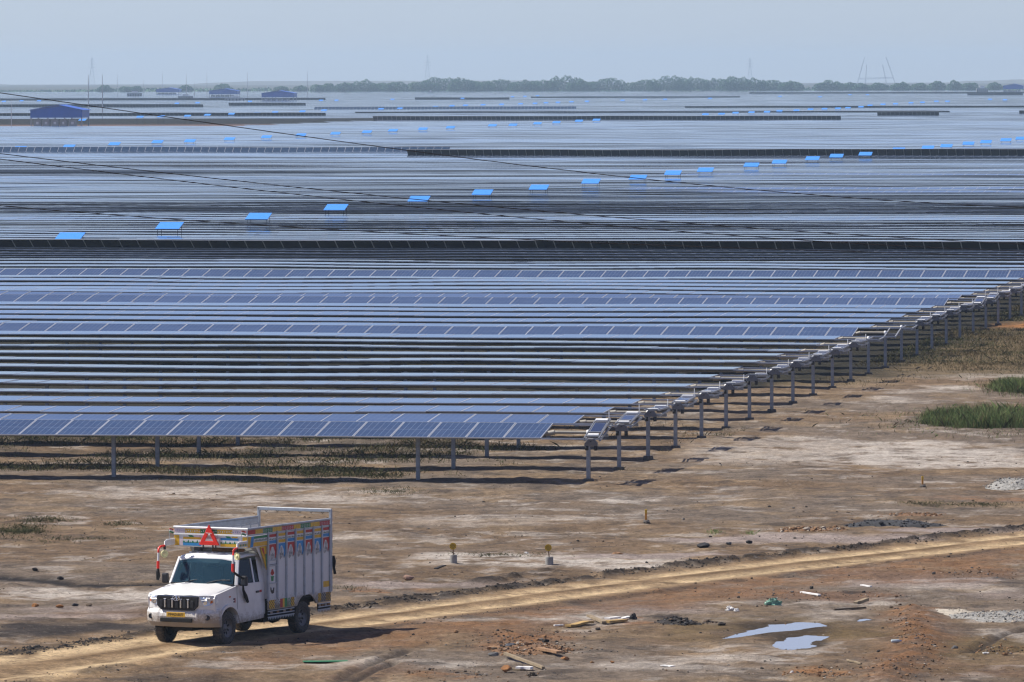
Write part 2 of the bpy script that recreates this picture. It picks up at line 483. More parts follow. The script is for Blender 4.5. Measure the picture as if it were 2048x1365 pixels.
    put(mud * 1.6, 0.55 * np.exp(-((d + 1.75) / 0.3) ** 2) * sst(0.4, 0.6, fbm(xs, ys, 1.0, 3, 161)))
    put(np.array((0.020, 0.018, 0.017)), np.exp(-(polydist(xs, ys, SHADOW_LINE) / 0.48) ** 2))  # wire's shadow painted near-black into the soil colour
    put(red * 0.85, 0.8 * np.exp(-(polydist(xs, ys, RIDGE) / 0.6) ** 2)); put(orange, 0.6 * np.exp(-(polydist(xs, ys, RIDGE) / 0.7) ** 2) * sst(0.4, 0.6, fbm(xs, ys, 0.5, 3, 171)))
    for tr in (TRACK1, TRACK2, TRACK3):
        put(mud * 1.5, 0.8 * np.exp(-(polydist(xs, ys, tr) / 0.14) ** 2))
    put(mud, 0.9 * np.exp(-(polydist(xs, ys, BERM2) / 0.45) ** 2) * sst(0.3, 0.6, fbm(xs, ys, 0.4, 3, 61)))
    # wet rims of the puddles
    for (px, py, hw, hh) in PUDDLES:
        put(np.array((0.046, 0.034, 0.021)), 0.95 * R_(px, py, hw * 1.4, hh * 1.75, warp=0.3))
    # dry weeds beyond the row ends; green cover inside with row shade painted in
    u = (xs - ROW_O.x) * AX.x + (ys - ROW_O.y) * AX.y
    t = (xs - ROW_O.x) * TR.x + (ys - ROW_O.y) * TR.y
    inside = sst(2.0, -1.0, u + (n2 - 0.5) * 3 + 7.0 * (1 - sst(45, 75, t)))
    weeds = np.array((0.135, 0.102, 0.050)); green = np.array((0.014, 0.015, 0.010))  # cover taken near-black to paint the shade in the row gaps
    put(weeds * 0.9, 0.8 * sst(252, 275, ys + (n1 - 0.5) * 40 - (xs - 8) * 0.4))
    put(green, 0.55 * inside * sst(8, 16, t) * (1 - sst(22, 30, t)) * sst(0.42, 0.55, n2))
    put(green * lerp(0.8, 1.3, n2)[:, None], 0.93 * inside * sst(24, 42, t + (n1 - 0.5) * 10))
    # orange haul road beyond the first block, bare strip by the far shed
    o2 = np.exp(-((ys - at(1950, 652).y) / 3.5) ** 2) * (1 - inside)
    put(np.array((0.33, 0.15, 0.05)), o2 * 0.95)
    far = sst(1380, 1400, ys) * (1 - sst(1640, 1680, ys)) * sst(-20, -45, xs - (ys - 1500) * 0.16)
    put(np.array((0.14, 0.085, 0.066)), far * 0.95)
    scrub = sst(4150, 4350, ys)
    put(np.array((0.065, 0.066, 0.042)), scrub)
    c = c * np.array((1.13, 1.12, 1.10))
    return np.clip(c, 0.01, 0.9)

def geo_lines(a, b, s0, ratio):
    out = []; x = a; s = s0
    while x < b:
        x += s; s *= ratio; out.append(min(x, b))
    return out

xl = list(np.arange(-16.0, 16.001, 0.08))
xl += list(np.arange(16.15, 27.01, 0.15)) + geo_lines(27.0, 7000, 0.3, 1.22)
xl = [-x for x in geo_lines(16.0, 7000, 0.15, 1.22)][::-1] + xl
yl = [-400, -200, -60, 0, 40, 70, 95, 110, 118, 122]
yl += list(np.arange(122.3, 178.0, 0.115)) + list(np.arange(178.0, 210.0, 0.18)) + list(np.arange(210.0, 330.0, 0.45)) + geo_lines(330.0, 9200, 0.6, 1.05)
XL = np.array(xl); YL = np.array(yl)
GX, GY = np.meshgrid(XL, YL)
gx = GX.ravel(); gy = GY.ravel()
ghz = ground_height(gx, gy)
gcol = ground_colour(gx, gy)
nx, ny = len(XL), len(YL)
gm = bpy.data.meshes.new('ground')
gm.vertices.add(nx * ny)
gm.vertices.foreach_set('co', np.stack([gx, gy, ghz], 1).ravel())
ii = (np.arange(ny - 1)[:, None] * nx + np.arange(nx - 1)[None, :]).ravel()
quads = np.stack([ii, ii + 1, ii + nx + 1, ii + nx], 1)
gm.loops.add(quads.size)
gm.loops.foreach_set('vertex_index', quads.ravel().astype(np.int32))
gm.polygons.add(len(quads))
gm.polygons.foreach_set('loop_start', (np.arange(len(quads)) * 4).astype(np.int32))
gm.polygons.foreach_set('use_smooth', np.ones(len(quads), bool))
gm.update(); gm.validate()
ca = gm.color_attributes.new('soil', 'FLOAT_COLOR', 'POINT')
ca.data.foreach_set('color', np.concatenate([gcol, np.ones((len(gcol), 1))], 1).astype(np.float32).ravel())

t = NT('soil')
pos = t.geo_pos()
va = t.n('ShaderNodeVertexColor'); va.layer_name = 'soil'
nf = t.noise(9.0, 5, 0.7, pos); nf2 = t.noise(38.0, 3, 0.65, pos); nf3 = t.noise(2.1, 4, 0.6, pos)
g1 = t.mix(t.ramp(nf, 0.30, 0.72), (0.60, 0.58, 0.56), (1.32, 1.30, 1.28))
g2 = t.mix(t.ramp(nf2, 0.3, 0.7), (0.74, 0.73, 0.72), (1.22, 1.22, 1.22))
c = t.mix(1.0, t.mix(1.0, va.outputs[0], g1, 'MULTIPLY'), g2, 'MULTIPLY')
# crisp-edged damp and crusted patches
pa = t.noise(3.4, 9, 0.76, pos); pb_ = t.noise(4.6, 9, 0.78, t.n('ShaderNodeVectorMath', operation='ADD').outputs[0])
vadd = pb_.node.inputs['Vector'].links[0].from_node; t.l(pos, vadd.inputs[0]); vadd.inputs[1].default_value = (17.3, 41.0, 5.0)
pc = t.noise(1.15, 9, 0.70, pos)
c = t.mix(1.0, c, t.mix(t.ramp(pc, 0.44, 0.56), (0.84, 0.83, 0.82), (1.13, 1.12, 1.11)), 'MULTIPLY')
big = t.ramp(t.noise(0.22, 3, 0.55, pos), 0.40, 0.60); big2 = t.math('ADD', 0.22, t.math('MULTIPLY', big, 0.78))
c = t.mix(t.math('MULTIPLY', t.math('MULTIPLY', t.ramp(pa, 0.545, 0.59), 0.45), big2), c, (0.042, 0.032, 0.024))
c = t.mix(t.math('MULTIPLY', t.math('MULTIPLY', t.ramp(pb_, 0.565, 0.61), 0.34), t.math('SUBTRACT', 1.1, big2)), c, (0.36, 0.32, 0.27))
# scattered dark grit
vor = t.n('ShaderNodeTexVoronoi'); vor.inputs['Scale'].default_value = 7.0; t.l(pos, vor.inputs['Vector'])
grit = t.math('MULTIPLY', t.math('LESS_THAN', vor.outputs['Distance'], 0.15), t.ramp(nf3, 0.45, 0.56))
c = t.mix(t.math('MULTIPLY', grit, 0.8), c, (0.028, 0.022, 0.018))
t.l(c, t.b.inputs['Base Color'])
t.b.inputs['Roughness'].default_value = 0.95
t.b.inputs['Specular IOR Level'].default_value = 0.15
t.bump(t.math('ADD', t.math('MULTIPLY', pa, 1.2), t.math('ADD', t.math('MULTIPLY', nf, 0.8), t.math('MULTIPLY', nf2, 0.3))), 0.8, 0.08)
gm.materials.append(t.m)
ground = bpy.data.objects.new('ground', gm); COL.objects.link(ground)
tag(ground, 'dry brown salt-streaked plain with rutted sandy track', 'ground', kind='structure')

# puddles
t = NT('puddle_water')
t.b.inputs['Base Color'].default_value = (0.27, 0.25, 0.215, 1)
t.b.inputs['Roughness'].default_value = 0.03
t.b.inputs['IOR'].default_value = 1.33
t.bump(t.noise(3.0, 2, 0.5, t.geo_pos()), 0.03, 0.02)
M_WATER = t.m
PUD_LAB = ['long shallow puddle reflecting pale sky, the larger of the pair', 'shorter rounded puddle just below the long one', 'tiny puddle beside the end of the long one']
for out, lb in zip(PUD_OUT, PUD_LAB):
    pts = smooth_outline(out)
    cx = sum(p[0] for p in pts) / len(pts); cy = sum(p[1] for p in pts) / len(pts)
    ex = []
    for (x, y) in pts:      # the sheet runs a little under the banks, which cut its edge
        d_ = math.hypot(x - cx, y - cy); ex.append((x + (x - cx) / d_ * 0.16, y + (y - cy) / d_ * 0.35))
    pts = ex
    cx = sum(p[0] for p in pts) / len(pts); cy = sum(p[1] for p in pts) / len(pts)
    b = MB(); b.add([(x - cx, y - cy, 0) for x, y in pts], [tuple(range(len(pts)))[::-1]])
    o = b.build('puddle', M_WATER, loc=(cx, cy, WATER_Z))
    if o.data.polygons[0].normal.z < 0: o.data.flip_normals()
    tag(o, lb, 'puddle', kind='structure')
# ------------------------------------------------------------------ solar rows
MW, ML, MP = 1.134, 2.278, 1.145          # module width, length, spacing along the row
TUBE_Z = 1.50

def pv_material(name, back=False):
    t = NT(name)
    uv = t.n('ShaderNodeUVMap').outputs[0]
    sx = t.n('ShaderNodeSeparateXYZ'); t.l(uv, sx.inputs[0])
    u, v = sx.outputs[0], sx.outputs[1]
    fu = t.math('FRACT', u)
    seam = t.math('GREATER_THAN', t.math('ABSOLUTE', t.math('SUBTRACT', fu, 0.5)), 0.474)
    edge = t.math('GREATER_THAN', t.math('ABSOLUTE', t.math('SUBTRACT', v, 0.5)), 0.488)
    frame = t.math('MAXIMUM', seam, edge)
    pos = t.geo_pos()
    if back:
        c = t.mix(frame, (0.006, 0.014, 0.034), (0.42, 0.43, 0.45))
        t.l(c, t.b.inputs['Base Color']); t.b.inputs['Roughness'].default_value = 0.5
        return t.m
    cells = t.math('GREATER_THAN', t.math('ABSOLUTE', t.math('SUBTRACT', t.math('FRACT', t.math('MULTIPLY', fu, 6.0)), 0.5)), 0.455)
    mid = t.math('LESS_THAN', t.math('ABSOLUTE', t.math('SUBTRACT', v, 0.5)), 0.007)
    rows_ = t.math('GREATER_THAN', t.math('ABSOLUTE', t.math('SUBTRACT', t.math('FRACT', t.math('MULTIPLY', v, 24.0)), 0.5)), 0.47)
    ln = t.math('MAXIMUM', cells, mid)
    tone = t.ramp(t.noise(0.9, 3, 0.6, pos), 0.3, 0.7)
    cell = t.mix(tone, (0.009, 0.027, 0.064), (0.014, 0.040, 0.090))
    cell = t.mix(t.math('MULTIPLY', rows_, 0.25), cell, (0.10, 0.14, 0.22))
    cell = t.mix(t.math('MULTIPLY', ln, 0.36), cell, (0.26, 0.33, 0.44))
    dust = t.ramp(t.noise(2.6, 5, 0.7, pos), 0.42, 0.8)
    cell = t.mix(t.math('ADD', 0.01, t.math('MULTIPLY', dust, 0.07)), cell, (0.40, 0.38, 0.36))
    c = t.mix(frame, cell, (0.46, 0.48, 0.51))
    t.l(c, t.b.inputs['Base Color'])
    t.l(t.math('MULTIPLY', frame, 0.5), t.b.inputs['Metallic'])
    r = t.math('ADD', t.math('MULTIPLY', frame, 0.22), t.math('ADD', 0.06, t.math('MULTIPLY', dust, 0.08)))
    t.l(r, t.b.inputs['Roughness'])
    t.b.inputs['IOR'].default_value = 1.27
    return t.m

M_PV = pv_material('solar_glass')
M_PVB = pv_material('module_back', True)
M_ALU = mat('anodised_frame', (0.46, 0.48, 0.50), 0.36, 0.5, 0.08, 3)
M_GALV = mat('galvanised_steel', (0.30, 0.31, 0.32), 0.5, 0.35, 0.2, 9, (0.20, 0.16, 0.12), 0.2)
M_CREAM = mat('cream_tube_paint', (0.34, 0.31, 0.25), 0.5, 0.0, 0.12, 5)
M_WHITE = mat('white_enamel', (0.78, 0.78, 0.76), 0.4, 0.0, 0.08, 5, DUST, 0.1)
M_GREYP = mat('grey_gearbox_paint', (0.13, 0.13, 0.135), 0.55, 0.0, 0.15, 8, DUST, 0.15)
M_DARK = mat('dark_rubber', (0.025, 0.025, 0.027), 0.7, 0, 0.2, 8)
M_CONC = mat('concrete', (0.27, 0.255, 0.23), 0.9, 0, 0.22, 7, bump=0.4)
M_DCONC = mat('damp_concrete', (0.10, 0.085, 0.07), 0.9, 0, 0.25, 9, bump=0.4)

TILT_PY = [864, 845, 825, 806, 792, 740, 690, 672, 655, 622, 612, 595, 570, 556, 538, 520, 500, 484, 470, 455, 440, 428, 414, 400, 388, 372, 352, 344, 326, 312, 300, 288, 262, 245, 225, 205, 188]
TILT_DG = [8.6, 4.6, 1.9, 1.2, 0.7, 0.15, 0.15, 1.0, 1.1, 1.3, 1.6, 1.5, 1.1, 1.0, -0.1, -0.7, -0.8, 0.4, 0.0, 0.1, 1.3, 0.3, 0.05, 0.1, 1.0, 0.9, 1.5, 0.2, 0.15, 0.6, 0.8, 0.7, 1.2, 1.0, 1.1, 0.9, 0.8]
# rows turned out of line: (photo height, from px, to px, tilt)
SPECIAL = [(665, -999, 9999, 7.6), (606, -999, 9999, 7.6), (599, -999, 9999, 4.2), (547, -999, 9999, 8.6), (498, -999, 9999, -25.0),
           (376, 1280, 9999, 3.6), (383, 1450, 9999, 2.8), (350, 1350, 9999, 3.2), (304, -999, 948, 34.0), (311.5, 785, 9999, -44.0),
           (240, 684, 1686, -52.0), (232, 1700, 1920, -52.0), (231, -999, 700, -44.0), (226, 684, 1920, -20.0),
           (213, -999, 446, -52.0), (210.5, 440, 622, -52.0), (218, 600, 1186, 40.0), (199.5, -999, 700, -50.0), (199, 800, 1060, -50.0), (196, 1060, 1500, -30), (229, 2004, 9999, -52.0), (216, 1290, 9999, -24.0), (188.5, 1460, 2100, -40.0), (192, 1930, 2080, -50.0)]

def ordinal(n):
    if 10 <= n % 100 <= 20: s = 'th'
    else: s = {1: 'st', 2: 'nd', 3: 'rd'}.get(n % 10, 'th')
    return str(n) + s

def row_origin(k):
    return ROW_O + TR * (PITCH_ROW * k)

def row_py(k):
    o = row_origin(k)
    return 150 + F * (CAMZ - TUBE_Z) / (o.y + o.x * math.tan(THETA))

N_ROWS = 300
N_ALL = 690
row_pys = np.array([row_py(k) for k in range(N_ALL)])
sp_by_row = {}
for (py, a, b, tl) in SPECIAL:
    k = int(np.argmin(np.abs(row_pys - py)))
    while k in sp_by_row and (a, b) == (-999, 9999): k += 1
    sp_by_row.setdefault(k, []).append((a, b, tl))
base_tilt = np.interp(-row_pys, [-p for p in TILT_PY], TILT_DG)
rk = np.random.default_rng(11)
ks = np.arange(N_ALL)
band = fbm(ks * 1.0, np.zeros(N_ALL), 5.0, 3, 77) - 0.5
near_t = base_tilt + np.where(ks > 4, rk.normal(0, 0.16, N_ALL) + band * 1.0, 0)
# beyond the first block the rows are set by how much of the ground behind they hide
row_D = F * (CAMZ - TUBE_Z) / (row_pys - 150)
COV_PY = [815, 800, 785, 770, 740, 700, 682, 664, 650, 620, 597, 575, 556, 545, 535, 512, 500, 484, 470, 455, 445, 437, 428, 412, 398, 388, 375, 356, 346, 330, 316, 300, 280, 255, 230, 205, 188]
COV = [0.62, 0.52, 0.24, 0.30, 0.29, 0.32, 0.36, 0.52, 0.58, 0.58, 0.66, 0.55, 0.50, 0.50, 0.35, 0.22, 0.26, 0.50, 0.40, 0.42, 0.62, 0.66, 0.40, 0.30, 0.38, 0.62, 0.58, 0.75, 0.42, 0.45, 0.66, 0.72, 0.90, 0.98, 1.0, 1.0, 1.0]
COVA = np.interp(-row_pys, [-800, -560, -500, -300, -240, -190], [0.22, 0.38, 0.8, 1.1, 0.8, 0.5])
band2 = (fbm(ks * 1.0, np.zeros(N_ALL), 2.6, 2, 83) - 0.5) * 1.7 + rk.normal(0, 1, N_ALL) * np.where((row_pys > 488) & (row_pys < 545), 0.24, 0.12)
row_cov = np.clip(np.interp(-row_pys, [-p for p in COV_PY], COV) + band2 * COVA * 0.62, 0.14, 1.12)
base_tilt = near_t
def cov_tilt(cov, D):
    return np.degrees(np.arcsin(np.clip((cov - 0.385) * (CAMZ - TUBE_Z) / (D * 0.385), -0.2, 0.2)))

def px_of(X, Y):
    return 1024 + F * X / Y

def row_tilt(k, xs_local):
    """Tilt in degrees at stations along row k."""
    o = row_origin(k)
    X = o.x + AX.x * xs_local; Y = o.y + AX.y * xs_local
    n = (fbm(X, Y, 95.0, 3, 201) - 0.5) * 2
    if k < 4: tl = base_tilt[k] + n * 0.12
    else:
        w = (fbm(X, Y * 1.0, 60.0, 4, 205) - 0.5) * 2
        tl = cov_tilt(row_cov[k] + w * np.interp(k, [4, 40, 80], [0.08, 0.2, 0.55]), row_D[k])
    for (a, b, s) in sp_by_row.get(k, []):
        p = px_of(X, Y)
        tl = np.where((p >= a) & (p <= b), s + n * 0.1, tl)
    return tl

def row_rise(k, xs_local):
    o = row_origin(k)
    X = o.x + AX.x * xs_local; Y = o.y + AX.y * xs_local
    return (fbm(X, Y, 13.0, 2, 202) - 0.5) * (0.17 if k < 60 else 0.20)

def skip_far(X, Y):
    return (Y > 1400) & (Y < 1640) & (X < -45 + (Y - 1500) * 0.16)

def row_range(k):
    o = row_origin(k)
    W = o.y * 1024 / F
    m = 3.0 + 0.02 * o.y
    lo = (-W - m - o.x) / AX.x
    hi = (W + m - o.x) / AX.x
    return lo, hi

# the module
def make_module():
    b = MB(); w, l, h, fr = MW / 2, ML / 2, 0.035, 0.030
    zt = h; zg = h - 0.004
    o = [(-w, -l, zt), (w, -l, zt), (w, l, zt), (-w, l, zt)]
    i = [(-w + fr, -l + fr, zt), (w - fr, -l + fr, zt), (w - fr, l - fr, zt), (-w + fr, l - fr, zt)]
    g = [(p[0], p[1], zg) for p in i]
    d = [(p[0], p[1], 0) for p in o]
    V = o + i + g + d
    b.add(V, [(0, 1, 5, 4), (1, 2, 6, 5), (2, 3, 7, 6), (3, 0, 4, 7)], 1)
    b.add(V, [(4, 5, 9, 8), (5, 6, 10, 9), (6, 7, 11, 10), (7, 4, 8, 11)], 1)
    b.add(V, [(0, 12, 13, 1), (1, 13, 14, 2), (2, 14, 15, 3), (3, 15, 12, 0)], 1)
    b.add(V, [(8, 9, 10, 11)], 0, uv=[[(0.027, 0.013), (0.973, 0.013), (0.973, 0.987), (0.027, 0.987)]])
    b.add(V, [(15, 14, 13, 12)], 2, uv=[[(0, 1), (1, 1), (1, 0), (0, 0)]])
    return b
MOD = make_module().build('solar_module', [M_PV, M_ALU, M_PVB])
MOD_ME = MOD.data
bpy.data.objects.remove(MOD)

def make_post():
    b = MB()
    b.box((0, -0.05, 0.65), (0.115, 0.012, 1.66)); b.box((0, 0.05, 0.65), (0.115, 0.012, 1.66)); b.box((0, 0, 0.65), (0.012, 0.088, 1.66))
    return b
POST = make_post().build('post', [M_GALV]); POST_ME = POST.data; bpy.data.objects.remove(POST)
b = MB(); b.lathe([(0.0, 0.10), (0.15, 0.10), (0.17, 0.02), (0.19, -0.15)], 'z', 10, mat=0, smooth=False)
FOOT = b.build('footing', [M_DCONC]); FOOT_ME = FOOT.data; bpy.data.objects.remove(FOOT)
b = MB(); b.lathe([(0.0, -0.05), (0.075, -0.05), (0.085, 0.0), (0.075, 0.05), (0.0, 0.05)], 'x', 12); b.box((0, 0, -0.10), (0.07, 0.10, 0.14))
CAP = b.build('bearing_cap', [M_WHITE]); CAP_ME = CAP.data; bpy.data.objects.remove(CAP)

def child(name, me, parent, loc=(0, 0, 0), rot=(0, 0, 0)):
    o = bpy.data.objects.new(name, me); COL.objects.link(o)
    o.parent = parent; o.location = loc; o.rotation_euler = rot
    return o

def strip(b, xs, tl, dz, uvx, detail):
    """Adds module faces between stations xs (panel plane tilted by tl, lifted by dz)."""
    n = len(xs); h = 0.04; l = ML / 2
    T = np.radians(tl); ct, st = np.cos(T), np.sin(T)
    for i in range(n - 1):
        P = []
        for j in (i, i + 1):
            cz = TUBE_Z + dz[j]
            for (yy, zz) in ((-l, h), (l, h), (l, 0), (-l, 0)):
                P.append((xs[j], yy * ct[j] - zz * st[j], cz + yy * st[j] + zz * ct[j]))
        u0, u1 = uvx[i], uvx[i + 1]
        b.add(P, [(0, 4, 5, 1)], 0, uv=[[(u0, 0), (u1, 0), (u1, 1), (u0, 1)]])
        b.add(P, [(2, 6, 7, 3)], 2, uv=[[(u0, 1), (u1, 1), (u1, 0), (u0, 0)]])
        if detail > 0:
            b.add(P, [(3, 7, 4, 0)], 1)
        if detail > 1:
            b.add(P, [(1, 5, 6, 2), (0, 1, 2, 3), (4, 7, 6, 5)], 1)

INDIV = set(range(0, 6))
for (py, a, bb, tl) in SPECIAL:
    if py > 500: INDIV.add(int(np.argmin(np.abs(row_pys - py))))
for k in list(sp_by_row):
    if row_pys[k] > 540: INDIV.add(k)
NOROBOT = {12, 13, 14}
row_end_tilt = {}

for k in range(N_ROWS):
    o = row_origin(k)
    lo, hi = row_range(k)
    has_end = hi > -3.0
    x_end = -1.25 if has_end or hi > -1.25 else hi
    x_end = min(x_end, hi) if not has_end else -1.25
    if hi < lo + 5: continue
    n = int((x_end - lo) / MP)
    root = empty('solar_panel_row', o, -THETA)
    sp = sp_by_row.get(k)
    look = 'pale sky-reflecting'
    if sp and sp[0][2] < -5: look = 'dark row seen from behind,'
    elif sp and sp[0][2] > 5: look = 'blue tilted'
    elif k == 0: look = 'dark blue'
    elif k < 3: look = 'greyish blue'
    lab = 'long %s solar panel row, %s from the front of the field' % (look.replace('dark row seen from behind,', 'dark back-turned'), 'nearest,' if k == 0 else ordinal(k + 1))
    if k == 0: lab = 'long dark blue solar panel row at the very front of the field'
    tag(root, lab, 'solar row', 'solar panel rows of the field')
    # support posts
    spacing = 9.4
    pos_x = [-5.2 - spacing * j for j in range(0, 400) if lo - 2 < -5.2 - spacing * j < x_end + 2]
    if k <= 45:
        if has_end:
            child('post', POST_ME, root)
            child('footing', FOOT_ME, root)
            child('bearing_cap', CAP_ME, root, (0, 0, TUBE_Z - 0.02))
        for px_ in pos_x:
            child('post', POST_ME, root, (px_, 0, -0.06))
    elif k <= 150:
        b = MB()
        for px_ in pos_x: b.box((px_, 0, 0.7), (0.12, 0.12, 1.4))
        if pos_x: tag(b.build('support_posts', [M_GALV], root), kind='stuff')
    # torque tube
    x0 = -0.02 if has_end else x_end
    if k <= 90:
        b = MB()
        xs = np.linspace(lo, x_end, max(2, int((x_end - lo) / 6)))
        dz = row_rise(k, xs)
        pth = [(x, 0, TUBE_Z - 0.07 + z) for x, z in zip(xs, dz)]
        b.tube(pth, 0.065, 6)
        if has_end:
            zz = pth[-1][2]
            b.tube([(x_end - 0.05, 0, zz), (x_end + 0.22, 0, TUBE_Z - 0.02)], 0.075, 8, 1)
            b.tube([(x_end + 0.2, 0, TUBE_Z - 0.02), (0.0, 0, TUBE_Z - 0.02)], 0.05, 8, 1)
        b.build('torque_tube', [M_GALV, M_CREAM], root)
    # modules
    if k in INDIV:
        xs = np.array([x_end - MP * (j + 0.5) for j in range(n)])
        tl = row_tilt(k, xs); dz = row_rise(k, xs)
        if k == 0: dz = dz * 0.5
        for x, a, z in zip(xs, tl, dz):
            child('solar_module', MOD_ME, root, (x, 0, TUBE_Z + z), (R(a + rk.normal(0, 0.12)), 0, 0))
        end_t = float(tl[0]); end_z = float(dz[0])
    else:
        b = MB()
        if k < 60:
            for j in range(n):
                xa, xb = x_end - MP * j - 0.006, x_end - MP * (j + 1) + 0.006
                xs = np.array([xb, xa]); xm = np.array([(xa + xb) / 2] * 2)
                strip(b, xs, row_tilt(k, xm) + rk.normal(0, 0.10), row_rise(k, xm), [0.0, 1.0], 2)
        else:
            step = 4 if k < 140 else 7
            js = np.arange(n, -1, -step)
            xs = x_end - MP * js
            X = o.x + AX.x * xs; Y = o.y + AX.y * xs
            tl = row_tilt(k, xs); dz = row_rise(k, xs)
            bad = skip_far(X, Y)
            # break the strip where the tilt jumps or the field is bare
            st = 0
            for i in range(1, len(xs) + 1):
                if i == len(xs) or abs(tl[i] - tl[i - 1]) > 4 or bad[i] != bad[i - 1]:
                    if not bad[st] and i - st >= 2:
                        strip(b, xs[st:i], tl[st:i], dz[st:i], -js[st:i].astype(float), 1)
                    st = i
        tl = row_tilt(k, np.array([x_end])); end_t = float(tl[0]); end_z = float(row_rise(k, np.array([x_end]))[0])
        if b.f: tag(b.build('solar_modules', [M_PV, M_ALU, M_PVB], root), kind='stuff')
    row_end_tilt[k] = (end_t, end_z, has_end)

    if has_end and k <= 48:
        b = MB()
        ct, st_ = math.cos(R(end_t)), math.sin(R(end_t))
        for yy in (-ML / 2 + 0.02, ML / 2 - 0.02):
            p0 = (x_end, yy * ct, TUBE_Z + end_z + yy * st_ + 0.01); p1 = (0.58, yy * ct, TUBE_Z + yy * st_ + 0.01)
            q = MB(); q.bar(p0, p1, 0.035, 0.045); q.build('dock_rail', [M_ALU], root)
        b.bar((0.06, -ML / 2 * ct, TUBE_Z - ML / 2 * st_ - 0.03), (0.06, ML / 2 * ct, TUBE_Z + ML / 2 * st_ - 0.03), 0.05, 0.05)
        b.bar((0.52, -ML / 2 * ct, TUBE_Z - ML / 2 * st_ - 0.03), (0.52, ML / 2 * ct, TUBE_Z + ML / 2 * st_ - 0.03), 0.05, 0.05)
        b.bar((0.0, 0, TUBE_Z - 0.10), (0.60, 0, TUBE_Z - 0.10), 0.06, 0.10)
        b.build('dock_frame', [M_GALV], root)

# everything beyond: one mass
b = MB()
for k in range(N_ROWS, N_ALL):
    o = row_origin(k); lo, hi = row_range(k)
    step = 14.0
    xs = np.arange(lo, min(hi, -1.25) if hi > -3 else hi, step)
    X = o.x + AX.x * xs; Y = o.y + AX.y * xs
    tl = row_tilt(k, xs); dz = row_rise(k, xs)
    st = 0
    for i in range(1, len(xs) + 1):
        if i == len(xs) or abs(tl[i] - tl[i - 1]) > 4:
            if i - st >= 2:
                base = len(b.v)
                T = np.radians(tl[st:i]); l = ML / 2
                for x, a, z in zip(xs[st:i], T, dz[st:i]):
                    for yy in (-l, l):
                        lx, ly, lz = x, yy * math.cos(a), TUBE_Z + z + yy * math.sin(a)
                        b.v.append((o.x + AX.x * lx + TR.x * ly, o.y + AX.y * lx + TR.y * ly, lz))
                for j in range(i - st - 1):
                    q = base + 2 * j
                    b.f.append((q, q + 2, q + 3, q + 1)); b.m.append(0 if tl[st] > -6 else 1); b.sm.append(False)
                    b.uv.append([((xs[st + j]) / MP, 0), (xs[st + j + 1] / MP, 0), (xs[st + j + 1] / MP, 1), (xs[st + j] / MP, 1)])
            st = i
tag(b.build('solar_field', [M_PV, M_PVB]), 'far solar rows running together into pale blue bands towards the horizon', 'solar field', kind='stuff')

# ------------------------------------------------------------------ cleaning robots parked at the row ends
M_ROB = mat('robot_frame_metal', (0.30, 0.31, 0.32), 0.4, 0.5, 0.15, 6)
M_PLATEPV = mat('small_dark_module', (0.012, 0.022, 0.055), 0.12, 0, 0.2, 8)
def robot_parts():
    out = []
    for x in (0.06, 0.50):
        b = MB(); b.bar((x, -1.16, 0.10), (x, 1.16, 0.10), 0.035, 0.05); out.append(('side_rail', b, [M_ROB], 0.006))
    for yy in (-1.0, -0.52, 0.98):
        b = MB(); b.bar((0.09, yy, 0.12), (0.47, yy, 0.12), 0.045, 0.045); out.append(('cross_bar', b, [M_ROB], 0.005))
    b = MB(); b.box((0.28, 0.12, 0.10), (0.36, 1.15, 0.03), 1); b.box((0.28, 0.12, 0.118), (0.33, 1.11, 0.006), 0)
    out.append(('solar_plate', b, [M_PLATEPV, M_ALU], 0))
    b = MB(); b.box((0.28, 0.88, 0.14), (0.38, 0.16, 0.07)); out.append(('control_box', b, [M_WHITE], 0.012))
    b = MB(); b.box((0.28, -0.80, 0.12), (0.34, 0.14, 0.05)); out.append(('brush_cover', b, [M_WHITE], 0.012))
    b = MB(); b.prism([(0.08, -0.10), (0.47, -0.10), (0.47, -0.03), (0.35, 0.11), (0.20, 0.11), (0.08, -0.03)], 'y', -1.30, -1.18)
    b.box((0.275, -1.305, 0.04), (0.05, 0.012, 0.03), 1)
    out.append(('drive_housing', b, [M_GREYP, M_DARK], 0.012))
    b = MB(); b.prism([(0.10, -0.08), (0.45, -0.08), (0.45, 0.02), (0.38, 0.09), (0.17, 0.09), (0.10, 0.02)], 'y', 1.17, 1.26)
    out.append(('drive_housing', b, [M_GREYP], 0.012))
    for x in (0.14, 0.41):
        b = MB(); b.lathe([(0.0, -0.07), (0.055, -0.07), (0.055, 0.07), (0.0, 0.07)], 'z', 10, (x, -1.24, -0.17)); out.append(('guide_wheel', b, [M_DARK], 0))
    b = MB(); b.tube([(0.46, 1.15, 0.1), (0.46, 1.15, 0.36)], 0.014, 6); out.append(('antenna', b, [M_WHITE], 0))
    return out
RP = []
for nm, b, ms, bv in robot_parts():
    q = b.build(nm, ms, bevel=bv, seg=1); RP.append((nm, q))
first = True
for k in range(0, 46):
    et, ez, he = row_end_tilt.get(k, (0, 0, False))
    if not he or k in NOROBOT: continue
    o = row_origin(k)
    r = empty('cleaning_robot', o + Vector((0, 0, TUBE_Z + 0.0)), 0)
    r.rotation_euler = (R(et * 1.35 if k < 2 else et + rk.normal(0, 1.2)), 0, -THETA)
    for nm, q in RP:
        if first: q.parent = r
        else: copy_obj(q, r)
    first = False
    tag(r, 'grey panel-cleaning robot docked at the end of the ' + ('front' if k == 0 else ordinal(k + 1)) + ' solar row', 'cleaning robot', 'cleaning robots at the row ends')

